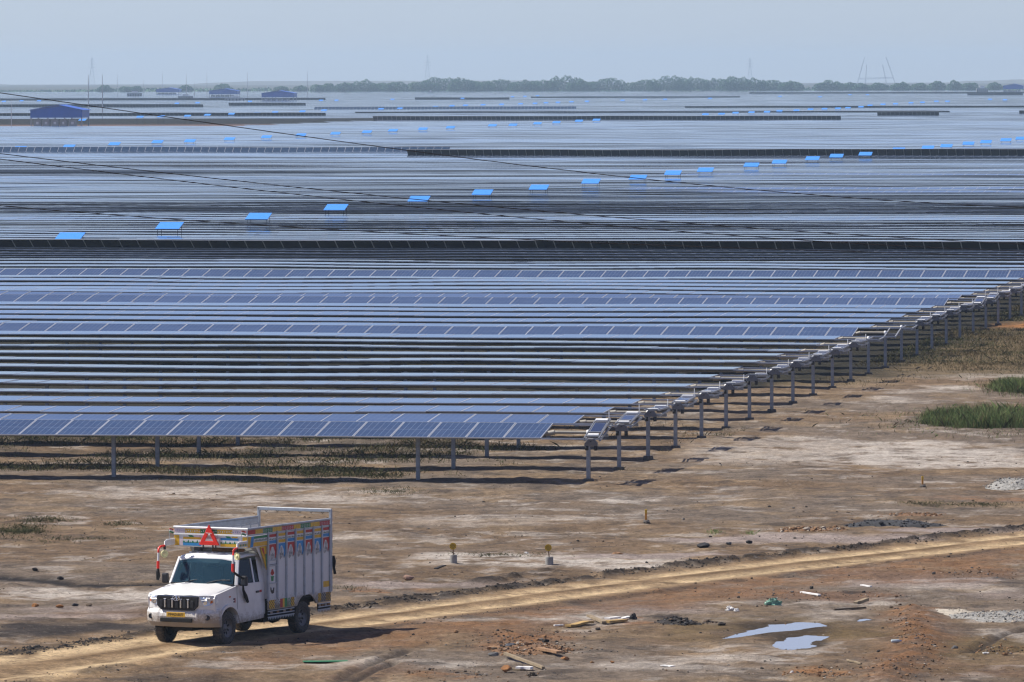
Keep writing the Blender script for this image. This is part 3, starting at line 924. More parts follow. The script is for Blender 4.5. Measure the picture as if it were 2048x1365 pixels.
# ------------------------------------------------------------------ blue inverter canopies
M_BLUE = mat('bright_blue_sheet', (0.05, 0.26, 0.74), 0.5, 0, 0.06, 2)
M_INV = mat('inverter_grey', (0.35, 0.36, 0.37), 0.5, 0, 0.1, 4)
def canopy_parts():
    out = []
    m = Matrix.Rotation(R(15), 3, 'X')
    b = MB(); b.box((0, 0, 2.02), (1.66, 1.62, 0.04), 0, m); out.append(('roof_sheet', b, [M_BLUE]))
    for x in (-0.7, 0.7):
        for y in (-0.6, 0.6):
            b = MB(); b.box((x, y, 0.96 + y * 0.12), (0.03, 0.03, 1.92 + y * 0.24)); out.append(('leg', b, [M_DARK]))
    b = MB(); b.box((0, 0.1, 1.1), (0.9, 0.35, 0.6)); out.append(('inverter_box', b, [M_INV]))
    return out
CP = [(nm, b.build(nm, ms)) for nm, b, ms in canopy_parts()]
LINE_A = [(140, 473), (339, 452), (517, 433), (672, 415), (838, 398), (965, 385), (1078, 375), (1182, 363), (1276, 355), (1346, 346), (1411, 340), (1503, 330), (1559, 324), (1625, 317), (1673, 312), (1731, 308), (1797, 299), (1856, 295), (1893, 292), (1937, 287), (1972, 284), (2012, 280), (2042, 277)]
LINE_B = [(40, 296), (138, 293), (229, 288), (315, 284), (380, 282), (459, 278), (533, 274), (602, 270), (671, 267), (734, 264), (786, 261), (846, 258), (901, 255), (985, 251), (1026, 250), (1075, 247), (1113, 245), (1158, 242), (1193, 240), (1411, 229), (1443, 228), (1471, 226), (1503, 225), (1534, 224), (1559, 222), (1593, 221), (1621, 219), (1649, 218), (1676, 217), (1696, 216), (1722, 214), (1740, 211), (1766, 209), (1791, 208), (1822, 206), (1845, 205), (1873, 203), (1895, 203)]
LINE_C = [(165, 240), (280, 234), (322, 233), (375, 232), (415, 230), (463, 228), (513, 227), (550, 225), (605, 223), (648, 221), (762, 218), (800, 217), (871, 214), (904, 212), (931, 211), (966, 210), (1003, 209), (1041, 208), (1070, 207), (1092, 206), (1116, 205), (1143, 204), (1174, 203), (1245, 201), (1290, 200), (1330, 199)]
LINE_D = [(8, 203), (43, 202), (78, 202), (354, 207), (395, 206), (500, 203), (642, 201), (673, 201), (785, 199), (925, 197), (1025, 194), (1050, 193), (1075, 192), (1420, 197), (1560, 193), (1640, 194), (1700, 190), (1735, 190), (1980, 199), (2010, 200)]
first = True
for nmz, lst, wh in (('nearest line of canopies', LINE_A, 0), ('second line of canopies', LINE_B, 1), ('third line of canopies', LINE_C, 2), ('farthest scattered canopies', LINE_D, 3)):
    for i, (px, py) in enumerate(lst):
        p = at(px, py, 2.02)
        r = empty('inverter_canopy', (p.x, p.y, 0), -THETA)
        for nm, q in CP:
            if wh > 0 and nm == 'inverter_box': continue
            if first: q.parent = r
            else: copy_obj(q, r)
        first = False
        tag(r, 'small bright blue canopy, %s from the left in the %s' % (ordinal(i + 1), nmz), 'canopy', 'blue inverter canopies across the field')
# ------------------------------------------------------------------ sheds in the field
M_NAVY = mat('navy_blue_cladding', (0.006, 0.10, 0.50), 0.45, 0, 0.12, 0.5)
M_NAVYR = mat('blue_roof_sheet', (0.03, 0.12, 0.55), 0.4, 0, 0.1, 0.5)
M_PLINTH = mat('dark_plinth', (0.06, 0.055, 0.06), 0.9, 0, 0.2, 1)
M_CAB = mat('cabinet_grey', (0.38, 0.38, 0.36), 0.6, 0, 0.12, 1)
M_MAST = mat('mast_steel', (0.42, 0.43, 0.44), 0.6, 0.2, 0.1, 1)

def shed(px0, px1, py_top, py_base, label, n_post=4):
    pb = at((px0 + px1) / 2, py_base); D = pb.y
    w = (px1 - px0) * D / F; h = (py_base - py_top) * D / F
    r = empty('equipment_shed', pb, -0.12)
    dp = 9.0; ze = h * 0.80; zc = h * 0.50
    b = MB(); b.box((0, dp / 2, 0.25), (w * 1.02, dp + 0.6, 0.7)); b.build('plinth', [M_PLINTH], r)
    b = MB(); b.prism([(-w / 2, zc), (w / 2, zc), (w / 2, ze), (0.05 * w, h * 0.97), (-w / 2, ze)], 'y', 0, 0.12)
    b.box((w / 2 - 0.06, dp / 2, (zc + ze) / 2), (0.12, dp - 0.3, ze - zc)); b.box((-w / 2 + 0.06, dp / 2, (zc + ze) / 2), (0.12, dp - 0.3, ze - zc))
    b.prism([(-w / 2, zc), (w / 2, zc), (w / 2, ze), (0.05 * w, h * 0.97), (-w / 2, ze)], 'y', dp - 0.12, dp)
    b.build('cladding', [M_NAVY], r)
    b = MB()
    for a, c in (((-w / 2 - 0.3, ze - 0.03), (0.05 * w, h)), ((0.05 * w, h), (w / 2 + 0.3, ze - 0.03))):
        b.prism([a, c, (c[0], c[1] + 0.12), (a[0], a[1] + 0.12)], 'y', -0.35, dp + 0.35)
    b.build('roof', [M_NAVYR], r)
    for i in range(n_post):
        x = -w / 2 + 0.15 + (w - 0.3) * i / (n_post - 1)
        for y in (0.2, dp - 0.2):
            b = MB(); b.box((x, y, (0.6 + zc) / 2), (0.25, 0.25, zc - 0.6)); b.build('post', [M_CAB], r)
    for i in range(5):
        x = -w * 0.38 + w * 0.17 * i
        b = MB(); b.box((x, 1.4, 0.6 + zc * 0.33), (w * 0.14, 1.2, zc * 0.62)); b.box((x, 0.79, 0.6 + zc * 0.36), (w * 0.05, 0.02, zc * 0.2), 1)
        b.build('switch_cabinet', [M_CAB, M_WHITE], r)
    tag(r, label, 'shed', 'blue roofed equipment sheds')

shed(60, 165, 211, 261, 'blue roofed open shed nearest the viewer, beside the brown strip', 4)
shed(312, 358, 176, 194, 'blue roofed shed, leftmost of three far ones before the scrub')
shed(418, 475, 178, 200, 'blue roofed shed, middle one of three far ones')
shed(523, 588, 182, 208, 'blue roofed shed, rightmost and largest of three far ones')
shed(2006, 2046, 168, 190, 'blue roofed shed by itself at the right edge near the horizon')

def kiosk(px0, px1, py_top, py_base, label):
    pb = at((px0 + px1) / 2, py_base); D = pb.y
    w = (px1 - px0) * D / F; h = (py_base - py_top) * D / F
    r = empty('transformer_kiosk', pb)
    b = MB(); b.box((0, 1.2, h * 0.36), (w, 2.4, h * 0.72)); b.build('housing', [M_CAB], r)
    b = MB()
    for i in range(6): b.box((-w * 0.42 + w * 0.168 * i, -0.12, h * 0.34), (w * 0.05, 0.24, h * 0.5))
    tag(b.build('cooling_fins', [M_PLINTH], r), kind='stuff')
    b = MB(); b.box((0, 1.2, h * 0.85), (w * 0.4, 1.6, h * 0.22)); b.build('tank', [M_WHITE], r)
    tag(r, label, 'transformer', 'transformer kiosks among the far rows')
kiosk(254, 284, 182, 198, 'grey transformer kiosk with pale tank, left of the three far sheds')
kiosk(356, 386, 188, 204, 'grey transformer kiosk between the left and middle far sheds')
kiosk(449, 490, 191, 208, 'grey transformer kiosk between the middle and right far sheds')
kiosk(1953, 1976, 172, 189, 'grey transformer kiosk left of the shed at the right edge')
kiosk(856, 866, 181, 190, 'tiny pale kiosk below the thin central pylon')

def mast(px, py_top, py_base, label, r0=0.12):
    pb = at(px, py_base); D = pb.y; h = (py_base - py_top) * D / F
    r = empty('lightning_mast', pb)
    b = MB(); b.tube([(0, 0, -0.2), (0, 0, h * 0.6), (0, 0, h)], [r0, r0 * 0.8, r0 * 0.35], 8); b.build('pole', [M_MAST], r)
    b = MB(); b.box((0, 0, 0.15), (0.8, 0.8, 0.5)); b.build('base', [M_CONC], r)
    tag(r, label, 'mast', 'thin lightning masts')
mast(177, 150, 239, 'thin dark mast, left one of a pair right of the near shed', 0.16)
mast(205, 150, 239, 'thin dark mast, right one of a pair right of the near shed', 0.16)
mast(23, 199, 261, 'short pale mast left of the near blue shed', 0.09)
for i, (px, a, b_) in enumerate(((235, 150, 196), (325, 145, 194), (373, 148, 200), (414, 145, 198), (495, 145, 205), (615, 143, 203), (287, 160, 195), (389, 165, 200))):
    mast(px, a, b_, 'faint thin mast by the far sheds, %s from the left' % ordinal(i + 1), 0.13)

def pylon(px, py_top, D, label, arms=3):
    pb = atY(px, 180, D); h = CAMZ + (150 - py_top) * D / F
    r = empty('transmission_pylon', (pb.x, D, 0))
    w0, w1 = h * 0.11, h * 0.016
    b = MB(); 
    def leg(sx, sy, t): 
        w = lerp(w0, w1, min(1, t * 1.25)); return (sx * w, sy * w, h * t)
    ts = [0, .14, .27, .39, .5, .6, .69, .77, .84, .9, 1.0]
    for sx in (-1, 1):
        for sy in (-1, 1):
            for a, c in zip(ts[:-1], ts[1:]): b.bar(leg(sx, sy, a), leg(sx, sy, c), 0.15, 0.15)
    b.build('tower_legs', [M_MAST], r)
    b = MB()
    for a, c in zip(ts[:-1], ts[1:]):
        for s in (-1, 1):
            b.bar(leg(-1, s, a), leg(1, s, c), 0.06, 0.06); b.bar(leg(1, s, a), leg(-1, s, c), 0.06, 0.06)
            b.bar(leg(s, -1, a), leg(s, 1, c), 0.06, 0.06)
    b.build('bracing', [M_MAST], r)
    for i in range(arms):
        t_ = 0.66 + 0.11 * i; q = MB(); L = h * (0.13 - 0.02 * i)
        q.bar((-L, 0, h * t_), (L, 0, h * t_), 0.16, 0.16); q.bar((-L, 0, h * t_), (0, 0, h * (t_ + 0.04)), 0.12, 0.12); q.bar((L, 0, h * t_), (0, 0, h * (t_ + 0.04)), 0.12, 0.12)
        q.build('cross_arm', [M_MAST], r)
    tag(r, label, 'pylon', 'faint lattice pylons on the horizon')
pylon(184, 114, 7400, 'faint lattice pylon above the pair of masts on the left', 3)
pylon(855, 111, 7400, 'faint slender pylon behind the tall clump of trees', 2)
pylon(1500, 117, 7400, 'faint lattice pylon with cross arms behind the right-hand trees', 3)

# four leaning lattice booms with a low truss
gD = 6200.0
g = atY(1752, 185, gD); r = empty('erection_gantry', (g.x, gD, 0))
def gp(px, py): q = atY(px, py, gD); return Vector((q.x - g.x, 0, q.z))
for (a, c, oy) in (((1713, 186), (1729, 115), 0), ((1731, 178), (1734, 130), 6), ((1775, 178), (1766, 130), 6), ((1793, 186), (1772, 115), 0)):
    A = gp(*a); C = gp(*c); A.z = 0; A.y = C.y = oy; b = MB()
    nseg = 9
    for s in (-0.35, 0.35):
        b.bar(A + Vector((s, 0, 0)), C + Vector((s * 0.5, 0, 0)), 0.2, 0.2)
    for i in range(nseg):
        p = A.lerp(C, i / nseg); q = A.lerp(C, (i + 1) / nseg); s = 0.35 if i % 2 else -0.35
        b.bar(p + Vector((s, 0, 0)), q - Vector((s, 0, 0)), 0.1, 0.1)
    b.build('boom', [M_MAST], r)
b = MB(); A = gp(1719, 157); C = gp(1785, 155)
b.bar(A, C, 0.2, 0.2)
for i in range(8):
    p = A.lerp(C, i / 8); q = A.lerp(C, (i + 1) / 8); b.bar(p, q + Vector((0, 0, -1.0)), 0.1, 0.1); b.bar(q + Vector((0, 0, -1.0)), q, 0.1, 0.1)
b.bar(A + Vector((0, 0, -1.0)), C + Vector((0, 0, -1.0)), 0.16, 0.16)
b.build('truss', [M_MAST], r)
tag(r, 'four leaning lattice booms joined by a low truss on the horizon', 'gantry')

# ------------------------------------------------------------------ trees on the horizon
def leaf_mat(name, a, b_):
    t = NT(name); f = t.ramp(t.noise(0.9, 3, 0.6, t.geo_pos()), 0.35, 0.65)
    t.l(t.mix(f, a, b_), t.b.inputs['Base Color']); t.b.inputs['Roughness'].default_value = 0.7; t.b.inputs['Specular IOR Level'].default_value = 0.2
    return t.m
M_LEAF = leaf_mat('scrub_leaves', (0.052, 0.125, 0.062), (0.095, 0.20, 0.095))
M_BARK = mat('grey_bark', (0.12, 0.09, 0.065), 0.9, 0, 0.2, 2)

def crown_mesh(w, h, seed, leaf=0.55, n=1500):
    rr = np.random.default_rng(seed)
    b = MB()
    lobes = []
    nl = max(3, int(w / 2.6))
    for i in range(nl):
        fx = (i + 0.5) / nl - 0.5
        hh = h * (0.62 + 0.38 * math.cos(fx * 2.6)) * rr.uniform(0.82, 1.05)
        lobes.append((fx * w * 0.82, rr.uniform(-1.2, 1.2), hh * 0.58, w / nl * rr.uniform(0.75, 1.1), hh * 0.44))
    L = np.array(lobes)[rr.integers(len(lobes), size=n)]
    v = rr.normal(0, 1, (n, 3)); v /= np.linalg.norm(v, axis=1)[:, None]
    q = rr.uniform(0.78, 1.02, n)
    C = np.stack([L[:, 0] + v[:, 0] * L[:, 3] * q, L[:, 1] + v[:, 1] * L[:, 3] * q, np.maximum(0.25, L[:, 2] + v[:, 2] * L[:, 4] * q)], 1)
    leaf_quads(b, C, leaf * rr.uniform(0.5, 1.2, n), rr)
    return b
TREES = [(690, 168, 34), (730, 165, 54), (760, 170, 36), (790, 167, 46), (848, 165, 62), (888, 159, 84), (930, 161, 62), (962, 166, 50), (1002, 165, 62), (1050, 166, 62), (1086, 164, 62), (1132, 158, 72), (1162, 166, 52), (1215, 163, 78), (1288, 166, 66), (1338, 160, 84), (1382, 162, 72), (1440, 162, 74), (1474, 160, 62), (1506, 164, 62), (1546, 167, 66), (1582, 169, 46), (1657, 167, 54), (1758, 171, 34), (1800, 170, 34), (1875, 168, 28), (1910, 168, 26), (1940, 170, 24), (1990, 171, 22),
         (210, 173, 28), (256, 174, 24), (272, 173, 18), (370, 173, 26), (447, 171, 30), (562, 174, 24), (602, 173, 24), (640, 171, 26), (658, 171, 30), (1700, 171, 36), (1725, 172, 30), (1840, 172, 30)]
for i, (px, pt, pw) in enumerate(TREES):
    D = 4350 + (i * 37) % 110
    c = atY(px, 185, D); h = CAMZ + (150.5 + ROLL * 0 - pt) * D / F
    h = max(h, 3.5) * 1.24; w = pw * D / F * 1.2
    r = empty('scrub_tree', (c.x, D, 0))
    rr = random.Random(i)
    b = MB()
    for j in range(3):
        a = (rr.uniform(-0.4, 0.4), rr.uniform(-0.4, 0.4), -0.2); m = (a[0] * 2 + (j - 1) * w * 0.06, a[1], h * 0.3); e = ((j - 1) * w * 0.2, rr.uniform(-0.5, 0.5), h * 0.62)
        b.tube([a, m, e], [0.22, 0.16, 0.06], 6)
    b.build('trunk', [M_BARK], r)
    crown_mesh(w, h, 300 + i, 0.36, int(1500 + w * 130)).build('crown', [M_LEAF], r)
    side = 'big rounded' if pw >= 60 else ('mid-sized' if pw >= 40 else 'small')
    order = sorted(TREES).index((px, pt, pw)) + 1
    tag(r, '%s dark green scrub tree on the horizon, %s from the left' % (side, ordinal(order)), 'tree', 'scrub trees along the horizon')

# low far scrub that reads as one band
b = MB(); rr = np.random.default_rng(5)
nf_ = 9000
Dd = rr.uniform(4450, 5200, nf_); Xx = rr.uniform(-0.1, 0.1, nf_) * Dd
hh_ = 2.8 * np.maximum(0.25, fbm(Xx, Xx * 0, 60.0, 3, 88) * 1.7 - 0.3)
leaf_quads(b, np.stack([Xx, Dd, rr.uniform(0, 1, nf_) * hh_ + 0.2], 1), rr.uniform(0.5, 1.1, nf_), rr, 1.0)
tag(b.build('far_scrub', [M_LEAF]), 'low grey-green scrub in a thin band under the horizon', 'scrub', kind='stuff')

# very low rises at the end of the plain
b = MB(); V = []; Fc = []
xs = np.linspace(-1400, 1400, 141)
hz_ = np.clip((fbm(xs, xs * 0, 180.0, 4, 55) - 0.50) * 30, 0, 4)
for x, z in zip(xs, hz_): V += [(x, 8300, -0.5), (x, 8700, 0.6 + z), (x, 9150, -0.5)]
for i in range(140): Fc += [(i * 3, i * 3 + 3, i * 3 + 4, i * 3 + 1), (i * 3 + 1, i * 3 + 4, i * 3 + 5, i * 3 + 2)]
b.add(V, Fc, 0, True)
tag(b.build('hills', [mat('far_earth', (0.10, 0.095, 0.07), 0.95, 0, 0.2, 0.02)]), 'low brown rises closing the plain at the horizon', 'hills', kind='structure')

# ------------------------------------------------------------------ overhead wires
M_WIRE = mat('weathered_conductor', (0.045, 0.04, 0.036), 0.6, 0.1, 0.1, 2)
WIRES = [([(0, 187), (400, 241), (780, 299), (1270, 357), (1660, 391), (2048, 416)], 100, 'highest of the thin black wires, entering at the left edge'),
         ([(0, 308), (400, 353), (850, 402), (1350, 445), (1750, 472), (2048, 489)], 101, 'upper one of the close middle pair of thin wires'),
         ([(0, 319), (400, 366), (850, 418), (1350, 462), (1750, 489), (2048, 503)], 102, 'lower one of the close middle pair of thin wires'),
         ([(0, 412), (330, 438), (700, 461), (1100, 482), (1500, 497), (2048, 512)], 98, 'lowest of the thin black wires, crossing the dark row')]
for pts, D, lb in WIRES:
    xs = np.array([p[0] for p in pts], float); ys = np.array([p[1] for p in pts], float)
    cf = np.polyfit(xs, ys, 3)
    path = []
    for px in np.linspace(-900, 2948, 70):
        e = min(max(px, -350), 2400)
        y = np.polyval(cf, e) + (np.polyval(np.polyder(cf), e)) * (px - e)
        path.append(atY(px, y, D + (px - 1024) * 0.004))
    c0 = path[len(path) // 2].copy()
    b = MB(); b.tube([p - c0 for p in path], 0.0068, 6)
    tag(b.build('overhead_wire', [M_WIRE], loc=c0), lb, 'wire', 'overhead wires')

# ------------------------------------------------------------------ air
hz = MB(); hz.box((0, 4650, 22.0), (14400, 10200, 46.0))
t = NT('haze_air'); t.t.nodes.remove(t.b)
pv = t.n('ShaderNodeVolumePrincipled')
pv.inputs['Color'].default_value = (0.62, 0.82, 1.0, 1)
pv.inputs['Density'].default_value = 0.0001
pv.inputs['Anisotropy'].default_value = 0.2
t.l(pv.outputs[0], t.out.inputs['Volume'])
o = hz.build('haze', [t.m]); tag(o, 'pale dusty air over the whole plain', 'haze', kind='stuff')
# ------------------------------------------------------------------ loose ground cover
_t = (1 + 5 ** 0.5) / 2
ICO_V = np.array([(-1, _t, 0), (1, _t, 0), (-1, -_t, 0), (1, -_t, 0), (0, -1, _t), (0, 1, _t), (0, -1, -_t), (0, 1, -_t), (_t, 0, -1), (_t, 0, 1), (-_t, 0, -1), (-_t, 0, 1)]) / 1.902
ICO_F = [(0, 11, 5), (0, 5, 1), (0, 1, 7), (0, 7, 10), (0, 10, 11), (1, 5, 9), (5, 11, 4), (11, 10, 2), (10, 7, 6), (7, 1, 8), (3, 9, 4), (3, 4, 2), (3, 2, 6), (3, 6, 8), (3, 8, 9), (4, 9, 5), (2, 4, 11), (6, 2, 10), (8, 6, 7), (9, 8, 1)]

def stones(b, C, S, rr, mats, flat=0.65):
    n = len(C)
    k = S[:, None] * rr.uniform(0.65, 1.25, (n, 12))
    a = rr.uniform(0, 6.3, n); ca, sa = np.cos(a)[:, None], np.sin(a)[:, None]
    ax = rr.uniform(0.7, 1.3, n)[:, None]
    X = ICO_V[None, :, 0] * k * ax; Y = ICO_V[None, :, 1] * k; Z = ICO_V[None, :, 2] * k * flat
    V = np.stack([C[:, 0:1] + X * ca - Y * sa, C[:, 1:2] + X * sa + Y * ca, C[:, 2:3] + Z], 2).reshape(-1, 3)
    o = len(b.v); b.v += V.tolist()
    for i in range(n):
        q = o + 12 * i
        b.f += [(q + f[0], q + f[1], q + f[2]) for f in ICO_F]
    b.m += [int(m) for m in np.repeat(mats, 20)]; b.sm += [False] * (20 * n); b.uv += [None] * (20 * n)

def blades(b, X, Y, H, W, rr, lean=0.35, mats=None, z=None):
    n = len(X)
    z = ground_height(X, Y) if z is None else z
    a = rr.uniform(0, 3.15, n); dx, dy = np.cos(a) * W / 2, np.sin(a) * W / 2
    lx, ly = rr.normal(0, lean, n) * H, rr.normal(0, lean, n) * H
    V = np.stack([np.stack([X - dx, Y - dy, z - 0.02], 1), np.stack([X + dx, Y + dy, z - 0.02], 1), np.stack([X + lx * 0.4 + dx * 0.7, Y + ly * 0.4 + dy * 0.7, z + H * 0.6], 1), np.stack([X + lx, Y + ly, z + H], 1), np.stack([X + lx * 0.4 - dx * 0.7, Y + ly * 0.4 - dy * 0.7, z + H * 0.6], 1)], 1).reshape(-1, 3)
    o = len(b.v); b.v += V.tolist()
    b.f += [tuple(range(o + 5 * i, o + 5 * i + 5)) for i in range(n)]
    b.m += ([int(m) for m in mats] if mats is not None else [0] * n); b.sm += [False] * n; b.uv += [None] * n

M_CLOD = [mat('dark_clod', (0.024, 0.020, 0.017), 0.95, 0, 0.3, 9, coord='World'), mat('brown_clod', (0.085, 0.058, 0.037), 0.95, 0, 0.3, 9, coord='World'),
          mat('orange_stone', (0.20, 0.105, 0.045), 0.9, 0, 0.3, 9, coord='World'), mat('grey_stone', (0.10, 0.098, 0.095), 0.9, 0, 0.25, 9, coord='World'), mat('pale_stone', (0.33, 0.28, 0.22), 0.9, 0, 0.2, 9, coord='World')]
rr = np.random.default_rng(21)
b = MB()
# along the mud bank
P = np.array(ROAD); seg = rr.integers(0, len(P) - 1, 8000); f = rr.random(8000)
base = P[seg] + (P[seg + 1] - P[seg]) * f[:, None]
dirv = P[seg + 1] - P[seg]; dirv /= np.linalg.norm(dirv, axis=1)[:, None]
nrm = np.stack([-dirv[:, 1], dirv[:, 0]], 1)
off = np.where(rr.random(8000) < 0.93, rr.normal(1.95, 0.26, 8000), rr.normal(-1.7, 0.25, 8000))
C = base + nrm * off[:, None]
keep = (fbm(C[:, 0], C[:, 1], 0.9, 3, 41) > 0.42)
C = C[keep]; S = rr.gamma(1.5, 0.007, len(C)) + 0.007
stones(b, np.column_stack([C, ground_height(C[:, 0], C[:, 1]) + S * 0.25]), S, rr, np.where(rr.random(len(C)) < 0.85, 0, 1))
# over the flat
n = 9000; Y = 126 + (rr.random(n) ** 1.3) * 85; X = rr.uniform(-1, 1, n) * (Y * 0.0776 + 1.5)
d = polydist(X, Y, ROAD)
keep = (fbm(X, Y, 1.4, 4, 301) > 0.57) & (np.abs(d) > 1.4)
X, Y = X[keep], Y[keep]; S = rr.gamma(1.3, 0.007, len(X)) + 0.006
stones(b, np.column_stack([X, Y, ground_height(X, Y) + S * 0.25]), S, rr, rr.choice(5, len(X), p=[0.42, 0.32, 0.08, 0.10, 0.08]))
# orange rubble scatter
for px, py, hw, hh, nn in ((1050, 1285, 120, 20, 500), (1640, 1350, 70, 12, 200), (1830, 1275, 40, 70, 450), (1600, 1192, 230, 12, 250), (1960, 1150, 120, 12, 160), (900, 1350, 110, 14, 150), (2000, 1300, 60, 12, 200), (1800, 1345, 60, 25, 200)):
    c = at(px, py); D = c.y
    X = c.x + rr.normal(0, 0.5, nn) * hw * D / F; Y = c.y + rr.normal(0, 0.5, nn) * hh * D * D / (F * CAMZ)
    S = rr.gamma(1.3, 0.008, nn) + 0.006
    stones(b, np.column_stack([X, Y, ground_height(X, Y) + S * 0.3]), S, rr, rr.choice(5, nn, p=[0.14, 0.26, 0.46, 0.07, 0.07]))
tag(b.build('loose_clods', M_CLOD), 'dark clods and stones scattered over the dirt and along the track', 'clods', kind='stuff')

# grass
def grass_mat(name, a, c_):
    t = NT(name); f = t.ramp(t.noise(1.3, 3, 0.6, t.geo_pos()), 0.3, 0.7)
    t.l(t.mix(f, a, c_), t.b.inputs['Base Color']); t.b.inputs['Roughness'].default_value = 0.8; t.b.inputs['Specular IOR Level'].default_value = 0.15
    return t.m
M_DRY = grass_mat('dry_grass_blade', (0.11, 0.085, 0.040), (0.18, 0.14, 0.07))
M_OLV = grass_mat('olive_weed', (0.044, 0.052, 0.020), (0.10, 0.10, 0.042))
M_GRN = grass_mat('green_grass_blade', (0.10, 0.155, 0.045), (0.22, 0.28, 0.10))
def uv_of(X, Y):
    return (X - ROW_O.x) * AX.x + (Y - ROW_O.y) * AX.y, (X - ROW_O.x) * TR.x + (Y - ROW_O.y) * TR.y
b = MB(); n = 150000
Y = rr.uniform(236, 345, n); X = rr.uniform(2, 30, n)
u, tt = uv_of(X, Y)
dens = fbm(X, Y, 7.0, 3, 401) + sst(245, 285, Y + (X - 10) * -0.5) * 0.55
keep = (u > -1.5) & (dens > 0.80 + rr.normal(0, 0.06, n)) & (np.abs(Y - at(1950, 652).y) > 4.5)
X, Y = X[keep], Y[keep]
H = rr.uniform(0.06, 0.22, len(X)) * (0.4 + fbm(X, Y, 3.0, 2, 402))
mt = np.where(fbm(X, Y, 5.0, 3, 403) + rr.normal(0, 0.08, len(X)) > 0.56, 1, 0)
blades(b, X, Y, H, np.full(len(X), 0.014), rr, 0.8, mt)
q = rr.random(len(X)) < 0.5
leaf_quads(b, np.stack([X[q], Y[q], ground_height(X[q], Y[q]) + H[q] * rr.random(q.sum())], 1), rr.uniform(0.012, 0.028, q.sum()), rr, 0.6, 0)
tag(b.build('dry_grass', [M_DRY, M_OLV]), 'dry tan grass and weeds beside the row ends', 'grass', kind='stuff')
b = MB(); n = 170000
tt = 1.5 + rr.random(n) ** 1.2 * 95; uu = -rr.random(n) * (24 + tt * 0.15) + 0.8
X = ROW_O.x + AX.x * uu + TR.x * tt; Y = ROW_O.y + AX.y * uu + TR.y * tt
dens = fbm(X, Y, 2.6, 3, 411) + fbm(uu * 0.5, tt, 3.0, 2, 412) * 0.35 + np.interp(tt, [0, 18, 34], [0.07, 0.08, 0.30]) - sst(-9, 0, uu) * 0.22 * (1 - sst(60, 95, tt))
keep = (rr.random(n) > sst(20, 34, tt)) & (dens > 0.80 - 0.07 * sst(-5, -9, uu) * (1 - sst(30, 50, tt)) + rr.normal(0, 0.05, n))
X, Y, tt = X[keep], Y[keep], tt[keep]
H = rr.uniform(0.04, 0.26, len(X)) * (0.3 + fbm(X, Y, 1.0, 2, 413))
mt = np.where(fbm(X, Y, 3.0, 3, 414) + rr.normal(0, 0.1, len(X)) > 0.62, 0, 1)
blades(b, X, Y, H, np.full(len(X), 0.014), rr, 0.8, mt)
q = rr.random(len(X)) < 0.75
zz = ground_height(X[q], Y[q]) + H[q] * rr.random(q.sum()) ** 0.7
leaf_quads(b, np.stack([X[q] + rr.normal(0, 0.06, q.sum()), Y[q] + rr.normal(0, 0.06, q.sum()), zz], 1), rr.uniform(0.012, 0.03, q.sum()), rr, 0.6, 1)
tag(b.build('weeds_under_rows', [M_DRY, M_OLV]), 'dark olive weeds growing in patches beneath the solar rows', 'weeds', kind='stuff')
b = MB()
for px, py, hw, hh, nn, g in ((40, 1062, 60, 14, 1400, 1), (90, 1040, 70, 6, 500, 1), (240, 1048, 40, 4, 200, 1), (780, 985, 80, 6, 400, 1), (500, 962, 250, 5, 900, 1), (1430, 1068, 20, 3, 80, 2), (1500, 1068, 16, 3, 60, 2), (700, 1178, 40, 5, 60, 1), (1960, 1010, 80, 4, 300, 1), (1000, 1112, 120, 4, 200, 1), (1850, 1010, 60, 4, 250, 1), (150, 1080, 120, 6, 300, 1)):
    c = at(px, py); D = c.y
    X = c.x + rr.normal(0, 0.45, nn) * hw * D / F; Y = c.y + rr.normal(0, 0.45, nn) * hh * D * D / (F * CAMZ)
    blades(b, X, Y, rr.uniform(0.03, 0.10, nn), np.full(nn, 0.010), rr, 0.9, np.full(nn, g))
    leaf_quads(b, np.stack([X + rr.normal(0, 0.05, nn), Y + rr.normal(0, 0.08, nn), ground_height(X, Y) + rr.uniform(0.0, 0.07, nn)], 1), rr.uniform(0.010, 0.022, nn), rr, 0.6, g)
tag(b.build('sparse_weeds', [M_DRY, M_OLV, M_GRN]), 'sparse low weeds dotted over the bare dirt', 'weeds', kind='stuff')

def clump(px, py, wpx, dpx, hgt, nn, label):
    c = at(px, py); D = c.y; wm = wpx * D / F; dm = dpx * D * D / (F * CAMZ)
    b = MB()
    ns = max(10, nn // 150)
    sx = rr.uniform(-1, 1, ns); sy = rr.uniform(-1, 1, ns); k = np.hypot(sx, sy); sx = np.where(k > 1, sx / k, sx); sy = np.where(k > 1, sy / k, sy)
    sh = rr.uniform(0.35, 1.2, ns)
    i = rr.integers(0, ns, nn)
    X = sx[i] * wm / 2 + rr.normal(0, 0.16, nn); Y = sy[i] * dm / 2 + rr.normal(0, 0.2, nn)
    H = hgt * sh[i] * rr.uniform(0.4, 1.1, nn) * (1.05 - 0.55 * np.clip(np.abs(X) / (wm / 2), 0, 1) ** 2)
    blades(b, X, Y, H, rr.uniform(0.008, 0.016, nn), rr, 0.42, rr.choice(3, nn, p=[0.62, 0.22, 0.16]), z=np.full(nn, -0.03))
    ne = nn // 6
    Xe = rr.normal(0, 0.42, ne) * wm; Ye = rr.normal(0, 0.5, ne) * dm
    blades(b, Xe, Ye, rr.uniform(0.05, 0.22, ne), np.full(ne, 0.014), rr, 0.7, rr.choice(3, ne, p=[0.3, 0.3, 0.4]), z=np.full(ne, -0.03))
    tag(b.build('tall_grass_clump', [M_GRN, M_OLV, M_DRY], loc=(c.x, c.y, gz(c.x, c.y))), label, 'grass', 'green grass clumps at the right')
clump(1985, 846, 285, 26, 0.60, 42000, 'large thick bright green grass clump at the right edge')
clump(2035, 779, 90, 14, 0.45, 11000, 'smaller green grass clump behind the large one at right')

